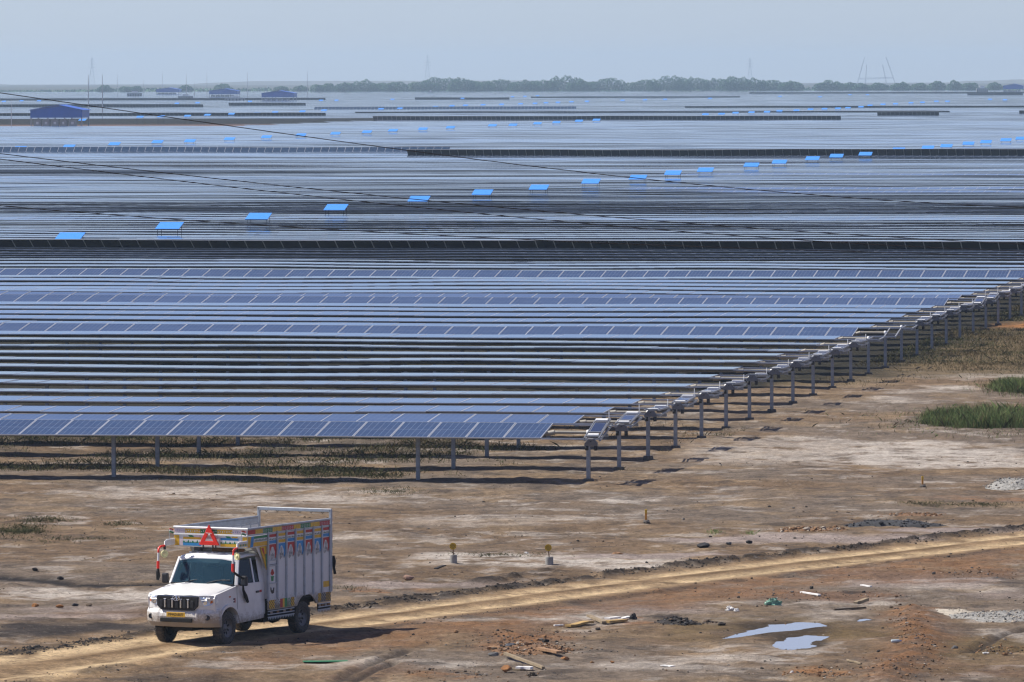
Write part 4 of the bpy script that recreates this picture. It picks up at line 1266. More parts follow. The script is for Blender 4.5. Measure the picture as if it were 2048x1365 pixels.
# ------------------------------------------------------------------ heaps
def heap(px0, px1, py_base, height, depth, mats, weights, label, nst=350, ssize=0.03, surf=0, skew=0.0, name='gravel_heap', amp=0.35):
    c = at((px0 + px1) / 2, py_base); D = c.y; w = (px1 - px0) * D / F
    c = Vector((c.x, c.y + depth / 2, 0))
    r = empty(name, (c.x, c.y, gz(c.x, c.y)))
    nx_, ny_ = 56, 26
    gxs, gys = np.meshgrid(np.linspace(-1, 1, nx_), np.linspace(-1, 1, ny_))
    fx, fy = gxs.ravel(), gys.ravel()
    rad = np.hypot(fx, fy)
    wob = (fbm(fx * 2 + px0, fy * 2, 0.7, 3, int(px0)) - 0.5) * 0.6
    pr = np.clip(1 - (rad + wob) ** 2, 0, 1) ** 0.85
    pr = pr * (0.7 + 0.6 * fbm(fx * w / 2 + 50, fy * depth / 2, 0.5, 4, int(px0) + 3))
    zz = height * pr * (1 + skew * fx) - 0.05
    V = np.stack([fx * w / 2, fy * depth / 2, zz], 1)
    b = MB(); idx = lambda i, j: j * nx_ + i
    b.add(V.tolist(), [(idx(i, j), idx(i + 1, j), idx(i + 1, j + 1), idx(i, j + 1)) for j in range(ny_ - 1) for i in range(nx_ - 1)], 0, True)
    b.build('mound', [mats[surf]], r)
    b = MB(); n = nst
    i = rr.integers(0, len(fx), n * 3); i = i[pr[i] > 0.02][:n]
    S = rr.gamma(1.4, ssize * 0.30, len(i)) + ssize * 0.22
    Cc = V[i] + np.stack([rr.uniform(-0.05, 0.05, len(i)), rr.uniform(-0.1, 0.1, len(i)), S * 0.3], 1)
    stones(b, Cc, S, rr, rr.choice(len(mats), len(i), p=weights))
    tag(b.build('loose_stones', mats, r), kind='stuff')
    tag(r, label, 'heap', 'heaps of gravel and rubble')
    return r
M_DKGR = mat('dark_gravel', (0.038, 0.039, 0.042), 0.9, 0, 0.35, 16, bump=0.8, coord='World')
M_PLGR = mat('pale_gravel', (0.27, 0.26, 0.235), 0.9, 0, 0.5, 14, bump=1.0, coord='World')
M_SAND = mat('pale_sand', (0.42, 0.37, 0.29), 0.95, 0, 0.2, 8, bump=0.5, coord='World')
M_ORG = mat('orange_earth', (0.175, 0.096, 0.046), 0.95, 0, 0.35, 10, bump=0.7, coord='World')
MH = M_CLOD
heap(1690, 1900, 1056, 0.20, 1.7, [M_DKGR, MH[3], MH[0]], [0.5, 0.3, 0.2], 'dark grey gravel heap stretched beside the sandy track', 500, 0.03)
heap(1545, 1740, 1067, 0.13, 1.5, [M_ORG, MH[2], MH[4], MH[1]], [0.35, 0.35, 0.15, 0.15], 'orange rubble heap in front of the dark gravel', 450, 0.04)
heap(1740, 1915, 1034, 0.12, 1.6, [M_ORG, MH[2], MH[4], MH[1]], [0.4, 0.35, 0.1, 0.15], 'orange rubble heap behind the dark gravel', 400, 0.035)
heap(1975, 2120, 983, 0.26, 2.6, [M_PLGR, MH[4], MH[3]], [0.6, 0.25, 0.15], 'pale gravel heap rounded against the right edge', 500, 0.03)
heap(1900, 2130, 1246, 0.15, 3.0, [M_PLGR, MH[4], MH[3], M_SAND], [0.45, 0.25, 0.15, 0.15], 'pale gravel heap nearest the viewer at the right edge', 900, 0.024)
heap(1828, 1960, 1232, 0.07, 1.6, [M_SAND, MH[4], M_PLGR], [0.5, 0.2, 0.3], 'thin tongue of pale sand spilling from the near gravel heap', 200, 0.018)
heap(1300, 1405, 1252, 0.15, 1.0, [MH[0], MH[0], MH[1], MH[3]], [0.5, 0.2, 0.15, 0.15], 'low heap of wet black mud and debris near the puddles', 300, 0.03, name='mud_heap')
heap(1395, 1445, 1248, 0.07, 0.9, [MH[1], MH[0], MH[3]], [0.5, 0.35, 0.15], 'small brown mud heap right of the black one', 120, 0.03, name='mud_heap')
heap(955, 1150, 1312, 0.14, 2.6, [M_ORG, MH[2], MH[1], MH[4], MH[0]], [0.25, 0.35, 0.15, 0.1, 0.15], 'orange rubble heap with slabs and boards in the foreground', 800, 0.032, name='rubble_heap')
heap(905, 995, 1352, 0.05, 0.9, [M_DKGR, MH[3], MH[0]], [0.5, 0.3, 0.2], 'flat black gravel patch below the orange rubble heap', 300, 0.02)
heap(650, 790, 1186, 0.07, 0.8, [M_ORG, MH[2], MH[1]], [0.5, 0.3, 0.2], 'faint orange earth patch behind the truck tail', 120, 0.02)
heap(1090, 1150, 1352, 0.04, 0.7, [M_DKGR, MH[3], MH[0]], [0.5, 0.3, 0.2], 'small dark gravel patch near the bottom edge', 150, 0.018)

# ------------------------------------------------------------------ single things lying about
def rock(px, py, wpx, hpx, m, label, seed, name='rock', sq=None):
    c = at(px, py); D = c.y; w = wpx * D / F; h = hpx * D / F
    b = MB(); rg = np.random.default_rng(seed)
    # a twice-split icosahedron, dented
    V = [Vector(v) for v in ICO_V]; Fs = list(ICO_F); cache = {}
    for _ in range(2):
        nf_ = []
        def mid(i, j):
            key = (min(i, j), max(i, j))
            if key not in cache: V.append(((V[i] + V[j]) / 2).normalized()); cache[key] = len(V) - 1
            return cache[key]
        for (p, q, s) in Fs:
            a_, b_, c_ = mid(p, q), mid(q, s), mid(s, p)
            nf_ += [(p, a_, c_), (q, b_, a_), (s, c_, b_), (a_, b_, c_)]
        Fs = nf_; cache = {}
    A = np.array([tuple(v) for v in V])
    pl = rg.normal(0, 1, (9, 3)); pl /= np.linalg.norm(pl, axis=1)[:, None]
    for pn in pl:
        dd = A @ pn; lim = rg.uniform(0.55, 0.8); A = A - np.clip(dd - lim, 0, 1)[:, None] * pn
    A *= (1 + rg.normal(0, 0.03, (len(A), 1)))
    mx = np.abs(A).max(0)
    A = A / mx * np.array((w / 2, w / 2 * 0.8, h / 2))
    b.add(A.tolist(), Fs)
    o = b.build(name, [m], loc=(c.x, c.y, gz(c.x, c.y) + h * 0.40))
    tag(o, label, 'rock', 'single rocks on the dirt')
M_PINK = mat('pinkish_rock', (0.27, 0.165, 0.115), 0.9, 0, 0.25, 8, bump=0.6)
M_ORR = mat('orange_rock', (0.26, 0.115, 0.036), 0.9, 0, 0.3, 8, bump=0.6)
M_BLK = mat('black_lump', (0.022, 0.022, 0.025), 0.75, 0, 0.3, 10, bump=0.7)
M_SLAB = mat('slate_slab', (0.055, 0.06, 0.072), 0.8, 0, 0.2, 8)
M_TANS = mat('tan_slab', (0.28, 0.16, 0.08), 0.9, 0, 0.25, 8, bump=0.5)
rock(816, 1158, 26, 13, M_PINK, 'pinkish boulder on the pale flat behind the track', 1)
rock(1406, 1100, 28, 13, M_BLK, 'black angular lump on the flat, right of centre', 2)
rock(1458, 1093, 13, 7, MH[3], 'small grey stone beside the black lump', 3)
rock(1498, 1088, 14, 8, M_BLK, 'small dark stone right of the black lump', 4)
rock(1012, 1346, 24, 17, M_ORR, 'rounded orange stone at the foot of the rubble heap', 5)
rock(70, 1212, 16, 9, M_ORR, 'brown stone, leftmost in the row beside the dark mud', 6)
rock(119, 1214, 17, 8, M_ORR, 'orange stone in the row beside the dark mud', 7)
rock(150, 1211, 15, 8, M_BLK, 'dark stone right of the orange one by the mud', 8)
rock(178, 1211, 14, 7, MH[1], 'brown stone, rightmost in the row beside the mud', 9)
rock(1130, 1321, 18, 8, M_ORR, 'brown stone right of the rubble heap', 10)
rock(1225, 1330, 10, 6, M_ORR, 'small orange stone near the bottom edge, right of centre', 11)
rock(70, 1143, 14, 8, MH[0], 'dark clod above the painted shadow line on the left', 12)
rock(122, 1160, 17, 9, MH[0], 'larger dark clod beside the painted shadow line on the left', 13)
rock(1443, 1252, 18, 9, MH[0], 'round dark mud lump left of the long puddle', 14)
rock(1910, 1303, 16, 9, MH[3], 'grey stone on the olive ground at lower right', 15)
rock(1022, 1300, 26, 14, M_SLAB, 'slate grey block lying on the orange rubble heap', 16)
rock(990, 1303, 34, 10, M_TANS, 'flat tan stone left of the slate block', 17)
rock(988, 1312, 24, 10, MH[3], 'grey stone at the front of the rubble heap', 18)
rock(1113, 1295, 14, 9, M_TANS, 'tan stone on top of the rubble heap', 19)

M_WOOD = mat('weathered_wood', (0.25, 0.19, 0.115), 0.85, 0, 0.25, 8)
M_DWOOD = mat('dark_wood', (0.10, 0.075, 0.05), 0.85, 0, 0.25, 8)
M_YEL = mat('yellow_foam', (0.40, 0.26, 0.09), 0.8, 0, 0.15, 6)
M_SCRAP = mat('white_scrap', (0.72, 0.70, 0.66), 0.7, 0, 0.1, 8)
def slab(name, p0, p1, width, thick, m, label, cat, lift=0.0, warp=0.0, tiltend=0.0):
    """Board or sheet lying from pixel p0 to p1, gently bent."""
    a, c = at(*p0), at(*p1); mid = (a + c) / 2; d = (c - a); d.z = 0; L = d.length; d.normalize(); s = Vector((-d.y, d.x, 0))
    z0 = gz(mid.x, mid.y) + lift + 0.015
    b = MB(); n = 7; rg = random.Random(label)
    V = []
    for i in range(n):
        t_ = i / (n - 1) - 0.5; ww = width * (1 + rg.uniform(-0.12, 0.12)) / 2
        zz = warp * math.sin(t_ * 5.0) + tiltend * (t_ + 0.5)
        ct = d * (t_ * L) + s * rg.uniform(-0.02, 0.02)
        for q, h in ((-1, 0), (1, 0), (1, thick), (-1, thick)): V.append(ct + s * (q * ww) + Vector((0, 0, zz + h)))
    Fs = [(3, 2, 1, 0), ((n - 1) * 4, (n - 1) * 4 + 1, (n - 1) * 4 + 2, (n - 1) * 4 + 3)]
    for i in range(n - 1):
        for j in range(4): Fs.append((i * 4 + j, i * 4 + (j + 1) % 4, (i + 1) * 4 + (j + 1) % 4, (i + 1) * 4 + j))
    b.add(V, Fs)
    o = b.build(name, [m], loc=(mid.x, mid.y, z0)); tag(o, label, cat)
slab('foam_board', (1136, 1257), (1180, 1252), 0.18, 0.05, M_YEL, 'yellow foam board, left one, lying on grey dirt', 'foam', warp=0.02)
slab('foam_board', (1214, 1250), (1252, 1247), 0.17, 0.05, M_YEL, 'yellow foam board, right one, beside white scrap', 'foam')
slab('white_board', (1216, 1247), (1236, 1245), 0.16, 0.03, M_SCRAP, 'white scrap board lying on the right yellow foam', 'scrap', lift=0.05)
slab('white_board', (1241, 1244), (1258, 1242), 0.12, 0.03, M_SCRAP, 'small white board right of the yellow foam', 'scrap', tiltend=0.03)
slab('wood_plank', (1178, 1240), (1209, 1251), 0.10, 0.05, M_WOOD, 'short wooden plank between the two yellow foams', 'plank', tiltend=-0.03)
slab('white_stick', (1109, 1256), (1126, 1255), 0.05, 0.03, M_SCRAP, 'short white stick left of the yellow foam boards', 'stick')
slab('wood_plank', (1012, 1318), (1086, 1341), 0.07, 0.05, M_WOOD, 'long tan plank crossing the front of the rubble heap', 'plank', lift=0.06, tiltend=-0.06)
slab('wood_plank', (1004, 1340), (1050, 1342), 0.09, 0.04, M_WOOD, 'shorter tan plank under the crossing one', 'plank')
slab('white_board', (1034, 1341), (1064, 1342), 0.16, 0.05, M_SCRAP, 'pale board lying under the crossed planks', 'scrap', lift=0.02)
slab('wood_plank', (1079, 1306), (1120, 1314), 0.14, 0.05, M_TANS, 'brown plank on the right flank of the rubble heap', 'plank', lift=0.05)
slab('wood_plank', (1604, 1188), (1640, 1194), 0.08, 0.03, M_SCRAP, 'broken pale plank above the puddles', 'plank')
slab('wood_stick', (1668, 1222), (1731, 1218), 0.05, 0.04, M_DWOOD, 'long dark stick lying right of the puddles', 'stick')
slab('wood_plank', (1710, 1211), (1734, 1206), 0.10, 0.07, M_WOOD, 'short thick wood chunk above the long dark stick', 'plank', tiltend=0.04)
slab('white_stick', (1722, 1173), (1741, 1176), 0.05, 0.03, M_SCRAP, 'white strip lying just below the track', 'stick')
slab('wood_stick', (1693, 1323), (1723, 1331), 0.04, 0.03, M_WOOD, 'thin pale stick near the bottom, right of centre', 'stick')
slab('white_board', (1326, 1332), (1346, 1334), 0.12, 0.02, M_SCRAP, 'white scrap near the bottom edge, right of the rubble', 'scrap')
slab('white_board', (1965, 1313), (1978, 1313), 0.07, 0.02, M_SCRAP, 'tiny white scrap on the lower right dirt', 'scrap')
slab('green_mat', (606, 1324), (696, 1323), 0.30, 0.012, mat('green_netting', (0.012, 0.13, 0.05), 0.8, 0, 0.2, 20), 'flat bright green netting strip lying below the truck', 'netting')
slab('wood_plank', (870, 1141), (888, 1139), 0.10, 0.03, MH[0], 'dark green-black scrap behind the track, right of the truck', 'scrap', tiltend=0.05)

# crumpled things
def crumple(px, py, wpx, hpx, m, label, cat, name, seed, n=2, rough=0.25):
    c = at(px, py); D = c.y; w = wpx * D / F; h = hpx * D / F
    rg = np.random.default_rng(seed); b = MB(); N, Mh = 18, 8
    V = []
    for j in range(Mh + 1):
        ph = (j / Mh) * math.pi / 2
        for i in range(N):
            a = 2 * math.pi * i / N
            k = 1 + rough * (fbm(np.array([math.cos(a) * 2 + seed]), np.array([math.sin(a) * 2 + j * 0.9]), 1.0, 3, seed)[0] - 0.5) * 3
            V.append((math.cos(a) * math.cos(ph) * w / 2 * k, math.sin(a) * math.cos(ph) * w / 2 * k * 0.8, math.sin(ph) * h * (k * 0.7 + 0.3)))
    Fs = [(j * N + i, j * N + (i + 1) % N, (j + 1) * N + (i + 1) % N, (j + 1) * N + i) for j in range(Mh) for i in range(N)]
    b.add(V, Fs)
    o = b.build(name, [m], loc=(c.x, c.y, gz(c.x, c.y) - 0.01)); tag(o, label, cat)
M_BAG = mat('pale_green_plastic', (0.16, 0.32, 0.23), 0.45, 0, 0.35, 7)
crumple(1546, 1211, 33, 15, M_BAG, 'crumpled pale green plastic bag above the long puddle', 'bag', 'plastic_bag', 3, rough=0.45)
crumple(1460, 1225, 20, 9, M_SCRAP, 'crumpled white wrapper left of the green bag', 'wrapper', 'paper_wrapper', 5, rough=0.6)
crumple(1473, 1227, 10, 6, M_SCRAP, 'smaller crumpled white wrapper beside the larger one', 'wrapper', 'paper_wrapper', 6, rough=0.6)
crumple(1267, 1243, 13, 12, M_BLK, 'black stump-like scrap right of the yellow foam', 'scrap', 'black_scrap', 7, rough=0.5)
crumple(1053, 1106, 10, 4, M_SCRAP, 'white paper scrap between the two yellow markers', 'scrap', 'paper_scrap', 8, rough=0.5)
crumple(1584, 1350, 8, 4, M_SCRAP, 'white scrap on the lower orange patch', 'scrap', 'paper_scrap', 9, rough=0.4)
crumple(1234, 1112, 22, 5, M_TANS, 'flat tan lump behind the track, right of centre', 'rock', 'flat_lump', 10, rough=0.3)
crumple(1062, 1352, 20, 8, M_DWOOD, 'dark torn scrap below the rubble heap', 'scrap', 'torn_scrap', 12, rough=0.5)
# bottle
c = at(1792, 1293); r = empty('plastic_bottle', (c.x, c.y, gz(c.x, c.y) + 0.04), 0.35)
b = MB(); b.lathe([(0.0, -0.11), (0.035, -0.105), (0.036, 0.06), (0.014, 0.10)], 'x', 12); b.build('body', [mat('clear_plastic', (0.42, 0.48, 0.5), 0.15, 0, 0.1, 5)], r)
b = MB(); b.lathe([(0.016, 0.10), (0.016, 0.125), (0.0, 0.125)], 'x', 10); b.build('cap', [M_NAVY], r)
tag(r, 'clear plastic bottle lying on the orange ridge', 'bottle')

# ------------------------------------------------------------------ markers
M_YSIGN = mat('yellow_sign_paint', (0.62, 0.38, 0.02), 0.6, 0, 0.2, 12, (0.25, 0.16, 0.05), 0.15)
M_RUST = mat('rusty_post', (0.16, 0.085, 0.045), 0.85, 0, 0.3, 12)
M_BLACKP = mat('black_lettering', (0.05, 0.035, 0.015), 0.7, 0, 0.1, 10)
M_ORPOST = mat('orange_marker_paint', (0.62, 0.26, 0.03), 0.6, 0, 0.2, 12)
def round_marker(px, py_base, py_disc, wpx, label, lean):
    c = at(px, py_base); D = c.y; s = D / F; hb = 15.5 * s; w = wpx * s
    r = empty('cable_marker', (c.x, c.y, gz(c.x, c.y)))
    b = MB(); b.lathe([(0, hb), (w / 2 * 0.96, hb), (w / 2, hb * 0.9), (w / 2 * 1.02, -0.1)], 'z', 16); b.build('concrete_block', [M_CONC], r, bevel=0.004)
    zd = (py_base - py_disc) * s
    b = MB(); b.bar((0, 0, hb - 0.02), (lean * s, 0, zd), 0.028, 0.018); b.build('post', [M_RUST], r)
    d = MB(); R_ = 7.0 * s
    d.lathe([(0, -0.012), (R_, -0.012), (R_, -0.004), (0, -0.004)], 'y', 20, smooth=False)
    disc = d.build('disc', [M_YSIGN], r, loc=(lean * s, -0.012, zd))
    m = MB()
    for i, (ww, zz) in enumerate(((0.5, 0.5), (0.95, 0.2), (0.75, -0.08), (1.0, -0.36), (0.45, -0.62))):
        nn = 4 if i % 2 else 3
        for j in range(nn):
            x0 = -ww + (2 * ww) * (j + 0.12) / nn; x1 = -ww + (2 * ww) * (j + 0.80) / nn
            m.box(((x0 + x1) / 2 * R_ * 0.85, -0.0135, zz * R_), ((x1 - x0) * R_ * 0.85, 0.002, R_ * 0.13))
    tag(m.build('lettering', [M_BLACKP], disc), kind='stuff')
    tag(r, label, 'marker', 'round yellow cable markers')
round_marker(907, 1128, 1095, 14, 'round yellow marker disc on a concrete block, left of the two', -1)
round_marker(1098.5, 1132, 1098, 16, 'round yellow marker disc on a concrete block, right of the two', -2)
def post_marker(px, py_base, py_top, label):
    c = at(px, py_base); D = c.y; s = D / F; h = (py_base - py_top) * s
    r = empty('marker_post', (c.x, c.y, gz(c.x, c.y)))
    b = MB(); b.bar((0, 0, -0.02), (0, 0, h), 0.055, 0.03); b.build('post', [M_ORPOST], r, bevel=0.004)
    b = MB(); b.box((0, -0.005, h - 0.05), (0.062, 0.04, 0.11)); b.build('cap', [M_YSIGN], r, bevel=0.006)
    b = MB(); b.stone((0.02, 0, 0.03), 0.13, 0, (1, 1, 0.5), 4); b.build('footing', [M_DCONC], r)
    tag(r, label, 'marker', 'short orange marker posts')
post_marker(1292, 1051, 1024, 'short orange marker post on bare dirt, right of centre')
post_marker(1845, 977, 955, 'short orange marker post near the pale gravel heap at right')
# ------------------------------------------------------------------ the pick-up truck
def truck_paint(name, col, mud_h, rough=0.32):
    """Paint with dried mud thrown up from below (patchy, by height on the truck) and dust."""
    t = NT(name); co = t.coord('Object')
    sx = t.n('ShaderNodeSeparateXYZ'); t.l(co, sx.inputs[0])
    n1 = t.noise(5.0, 5, 0.7, co); n2 = t.noise(30.0, 3, 0.7, co)
    f = t.math('SUBTRACT', mud_h + 0.12, t.math('ADD', sx.outputs[2], t.math('MULTIPLY', t.math('SUBTRACT', t.math('ADD', t.math('MULTIPLY', n1, 0.6), t.math('MULTIPLY', n2, 0.4)), 0.5), 0.9)))
    m = t.ramp(f, 0.0, 0.22)
    base = t.mix(t.ramp(t.noise(2.5, 4, 0.6, co), 0.35, 0.7), tuple(c * 0.92 for c in col), col)
    film = t.math('MULTIPLY', t.math('MULTIPLY', t.ramp(t.math('SUBTRACT', 1.45, sx.outputs[2]), 0.0, 1.0), t.ramp(t.noise(3.2, 6, 0.7, co), 0.30, 0.72)), 0.42)
    base = t.mix(film, base, (0.34, 0.28, 0.21))
    c = t.mix(t.math('MULTIPLY', m, 0.8), base, (0.22, 0.165, 0.105))
    t.l(c, t.b.inputs['Base Color'])
    t.l(t.math('ADD', rough, t.math('MULTIPLY', m, 0.5)), t.b.inputs['Roughness'])
    t.b.inputs['Coat Weight'].default_value = 0.15
    return t.m
M_TW = truck_paint('truck_white_paint', (0.76, 0.76, 0.74), 0.50)
M_BUMP = truck_paint('bumper_white_muddy', (0.78, 0.77, 0.74), 0.66, 0.4)
M_BOXW = truck_paint('cargo_body_white', (0.66, 0.66, 0.64), 0.78, 0.5)
M_STEEL = mat('pale_blue_grey_rail', (0.38, 0.41, 0.44), 0.45, 0.1, 0.12, 6, DUST, 0.2)
M_RED = mat('sign_red', (0.42, 0.025, 0.02), 0.5, 0, 0.15, 10)
M_YLW = mat('signwriter_yellow', (0.66, 0.38, 0.02), 0.5, 0, 0.15, 10)
M_GREEN = mat('signwriter_green', (0.015, 0.20, 0.06), 0.5, 0, 0.15, 10)
M_BLUEP = mat('signwriter_blue', (0.03, 0.23, 0.50), 0.5, 0, 0.15, 10)
M_PINKW = mat('pinkish_white', (0.66, 0.55, 0.60), 0.5, 0, 0.12, 10)
M_BLKP = mat('black_plastic', (0.018, 0.018, 0.020), 0.45, 0, 0.15, 10)
M_CHROME = mat('bright_trim', (0.80, 0.82, 0.85), 0.15, 0.9, 0.05, 10)
M_LENS = mat('headlamp_glass', (0.55, 0.60, 0.66), 0.08, 0.25, 0.1, 10)
M_AMBER = mat('amber_lens', (0.50, 0.12, 0.02), 0.25, 0, 0.1, 10)
M_TYRE = mat('dusty_tyre', (0.045, 0.042, 0.039), 0.85, 0, 0.25, 12, (0.17, 0.13, 0.09), 0.35)
M_RIM = mat('dusty_steel_rim', (0.16, 0.155, 0.15), 0.5, 0.3, 0.2, 10, (0.17, 0.13, 0.09), 0.3)
M_UNDER = mat('underbody_black', (0.012, 0.011, 0.010), 0.85, 0, 0.3, 8)
M_SIGNR = mat('reflector_red', (0.80, 0.028, 0.012), 0.35, 0, 0.06, 10)
M_PLATE = mat('plate_yellow', (0.72, 0.42, 0.03), 0.5, 0, 0.12, 12, (0.3, 0.2, 0.1), 0.15)
M_TARP = mat('rusty_cloth', (0.22, 0.115, 0.045), 0.9, 0, 0.3, 8)
t = NT('windscreen_glass')
t.b.inputs['Base Color'].default_value = (0.03, 0.075, 0.11, 1); t.b.inputs['Roughness'].default_value = 0.06; t.b.inputs['IOR'].default_value = 1.5
tr_ = t.n('ShaderNodeBsdfTransparent'); tr_.inputs[0].default_value = (0.30, 0.46, 0.52, 1)
mx = t.n('ShaderNodeMixShader'); mx.inputs[0].default_value = 0.50
t.l(tr_.outputs[0], mx.inputs[1]); t.l(t.b.outputs[0], mx.inputs[2]); t.l(mx.outputs[0], t.out.inputs[0])
M_WIND = t.m
t = NT('side_glass'); t.b.inputs['Base Color'].default_value = (0.008, 0.010, 0.012, 1); t.b.inputs['Roughness'].default_value = 0.08; t.b.inputs['Specular IOR Level'].default_value = 0.12
M_SIDE = t.m
PAINT = [M_BOXW, M_RED, M_YLW, M_GREEN, M_BLUEP, M_PINKW, M_STEEL, M_BLKP]
PW, PR, PY, PG, PB, PP, PS, PK = range(8)

PHI = R(27.3)
TF = Vector((-math.sin(PHI), -math.cos(PHI), 0)); TL = Vector((math.cos(PHI), -math.sin(PHI), 0))
tp = at(447, 1286) - TL * 0.70
TRUCK = empty('pickup_truck', (tp.x, tp.y, -0.03), math.atan2(TF.y, TF.x))
tag(TRUCK, 'white pick-up truck with tall painted cargo body driving on the sandy track', 'truck')
def part(b, name, mats, parent=None, bevel=0, seg=2):
    return b.build(name, mats, parent or TRUCK, bevel=bevel, seg=seg)

# chassis
b = MB()
for s in (-1, 1): b.bar((0.55, s * 0.42, 0.52), (-4.25, s * 0.42, 0.60), 0.09, 0.14)
for x in (0.45, -0.6, -1.6, -2.5, -4.1): b.bar((x, -0.42, 0.54), (x, 0.42, 0.54), 0.08, 0.1)
b.tube([(0, -0.66, 0.35), (0, 0.66, 0.35)], 0.06, 8); b.tube([(-3.3, -0.66, 0.35), (-3.3, 0.66, 0.35)], 0.07, 8)
b.lathe([(0, -0.16), (0.13, -0.12), (0.17, 0), (0.13, 0.12), (0, 0.16)], 'y', 12, (-3.3, 0.05, 0.35))
b.box((0.2, 0, 0.42), (0.7, 0.5, 0.22)); b.box((-2.1, 0.55, 0.48), (0.8, 0.30, 0.28)); b.box((-2.2, -0.55, 0.48), (0.7, 0.30, 0.25))
b.box((-0.75, 0.0, 0.45), (1.3, 1.1, 0.08)); b.box((-2.9, 0, 0.70), (2.7, 1.6, 0.10)); b.box((0.35, 0, 0.75), (0.5, 1.2, 0.3))
for s in (-1, 1): b.prism([(0.50, 0.35), (0.42, 0.80), (-0.42, 0.86), (-0.50, 0.35), (-0.46, 0.35), (-0.40, 0.78), (0.40, 0.74), (0.44, 0.35)], 'y', s * 0.50, s * 0.70)
for s in (-1, 1): b.box((-0.05, s * 0.47, 0.72), (1.0, 0.03, 0.5))
part(b, 'chassis_frame', [M_UNDER])

# wheels
def wheel(x, s):
    w = empty('wheel', (x, s * 0.715, 0.352)); w.parent = TRUCK
    b = MB(); yo = s * 0.105
    prof = [(0.20, -0.095), (0.235, -0.105), (0.30, -0.108), (0.335, -0.098), (0.352, -0.070), (0.354, 0.0), (0.352, 0.070), (0.335, 0.098), (0.30, 0.108), (0.235, 0.105), (0.20, 0.095)]
    b.lathe(prof, 'y', 40)
    for i in range(44):
        a = 2 * math.pi * i / 44
        for sd in (-1, 1):
            m = Matrix.Rotation(-a, 3, 'Y'); b.box(m @ Vector((0.352, sd * 0.055, 0)), (0.016, 0.07, 0.026), 0, m @ Matrix.Rotation(0.35 * sd, 3, 'X'))
    part(b, 'tyre', [M_TYRE], w)
    b = MB()
    q = [(0.0, 0.045), (0.05, 0.05), (0.06, 0.035), (0.085, 0.025), (0.15, 0.030), (0.175, 0.060), (0.195, 0.080), (0.208, 0.098), (0.208, 0.085), (0.19, -0.08)]
    b.lathe([(r_, h * s) for r_, h in q], 'y', 32)
    part(b, 'rim', [M_RIM], w)
    for i in range(8):
        a = 2 * math.pi * (i + 0.5) / 8; m = Matrix.Rotation(-a, 3, 'Y')
        bb = MB(); bb.box(m @ Vector((0.128, s * 0.030, 0)), (0.075, 0.012, 0.040), 0, m); part(bb, 'rim_opening', [M_UNDER], w, 0.004, 1)
    return w
for x in (0.0, -3.3):
    for s in (-1, 1): wheel(x, s)

# bumper
def loft(sections, mat_=0, close=True, cap=True, smooth=False):
    b = MB(); n = len(sections[0]); V = [p for s in sections for p in s]; Fs = []
    for i in range(len(sections) - 1):
        for j in range(n if close else n - 1):
            k = (j + 1) % n; Fs.append((i * n + j, i * n + k, (i + 1) * n + k, (i + 1) * n + j))
    b.add(V, Fs, mat_, smooth)
    if cap and close: b.add(V, [tuple(range(n))[::-1], tuple(range((len(sections) - 1) * n, len(sections) * n))], mat_)
    return b
def xf(y): return 0.83 - 0.30 * (abs(y) / 0.89) ** 3.2
S = []
for y in (-0.89, -0.86, -0.77, -0.62, -0.48, -0.42, 0, 0.42, 0.48, 0.62, 0.77, 0.86, 0.89):
    x = xf(y); ins = 0.03 if abs(y) <= 0.42 else 0.0; bk = x - 0.30 if abs(y) < 0.8 else x - 0.14
    S.append([(x - 0.09, y, 0.40), (x - 0.02, y, 0.50), (x - ins * 0.2, y, 0.62 if ins == 0 else 0.63), (x - ins, y, 0.70), (x - 0.07 - ins, y, 0.79), (bk, y, 0.80), (bk, y, 0.42)])
bumper = part(loft(S), 'bumper', [M_BUMP], bevel=0.015)
b = MB(); b.box((0.815, 0, 0.555), (0.05, 0.78, 0.085)); b.build('air_slot', [M_UNDER], bumper, bevel=0.01)
for s in (-1, 1):
    b = MB(); b.lathe([(0, 0.0), (0.035, -0.005), (0.05, 0.012), (0.058, 0.0), (0.05, -0.03)], 'x', 16, (xf(0.70) + 0.005, s * 0.70, 0.615)); b.build('fog_lamp', [M_BLKP], bumper)
b = MB(); b.box((0.832, 0.0, 0.675), (0.012, 0.46, 0.105)); plate = part(b, 'number_plate', [M_PLATE], bevel=0.003, seg=1)
cu = bpy.data.curves.new('plate_text', 'FONT'); cu.body = 'MP44ZA8077'; cu.size = 0.082; cu.align_x = 'CENTER'; cu.align_y = 'CENTER'; cu.extrude = 0.0008; cu.space_character = 0.95
to = bpy.data.objects.new('plate_text_curve', cu); COL.objects.link(to)
dg = bpy.context.evaluated_depsgraph_get()
tm = bpy.data.meshes.new_from_object(to.evaluated_get(dg)); bpy.data.objects.remove(to)
tm.materials.clear(); tm.materials.append(M_BLACKP)
tx = bpy.data.objects.new('plate_lettering', tm); COL.objects.link(tx); tx.parent = plate
tx.location = (0.8395, 0, 0.675); tx.rotation_euler = (R(90), 0, R(90)); tx.scale = (0.86, 1, 1)
tag(tx, kind='stuff')

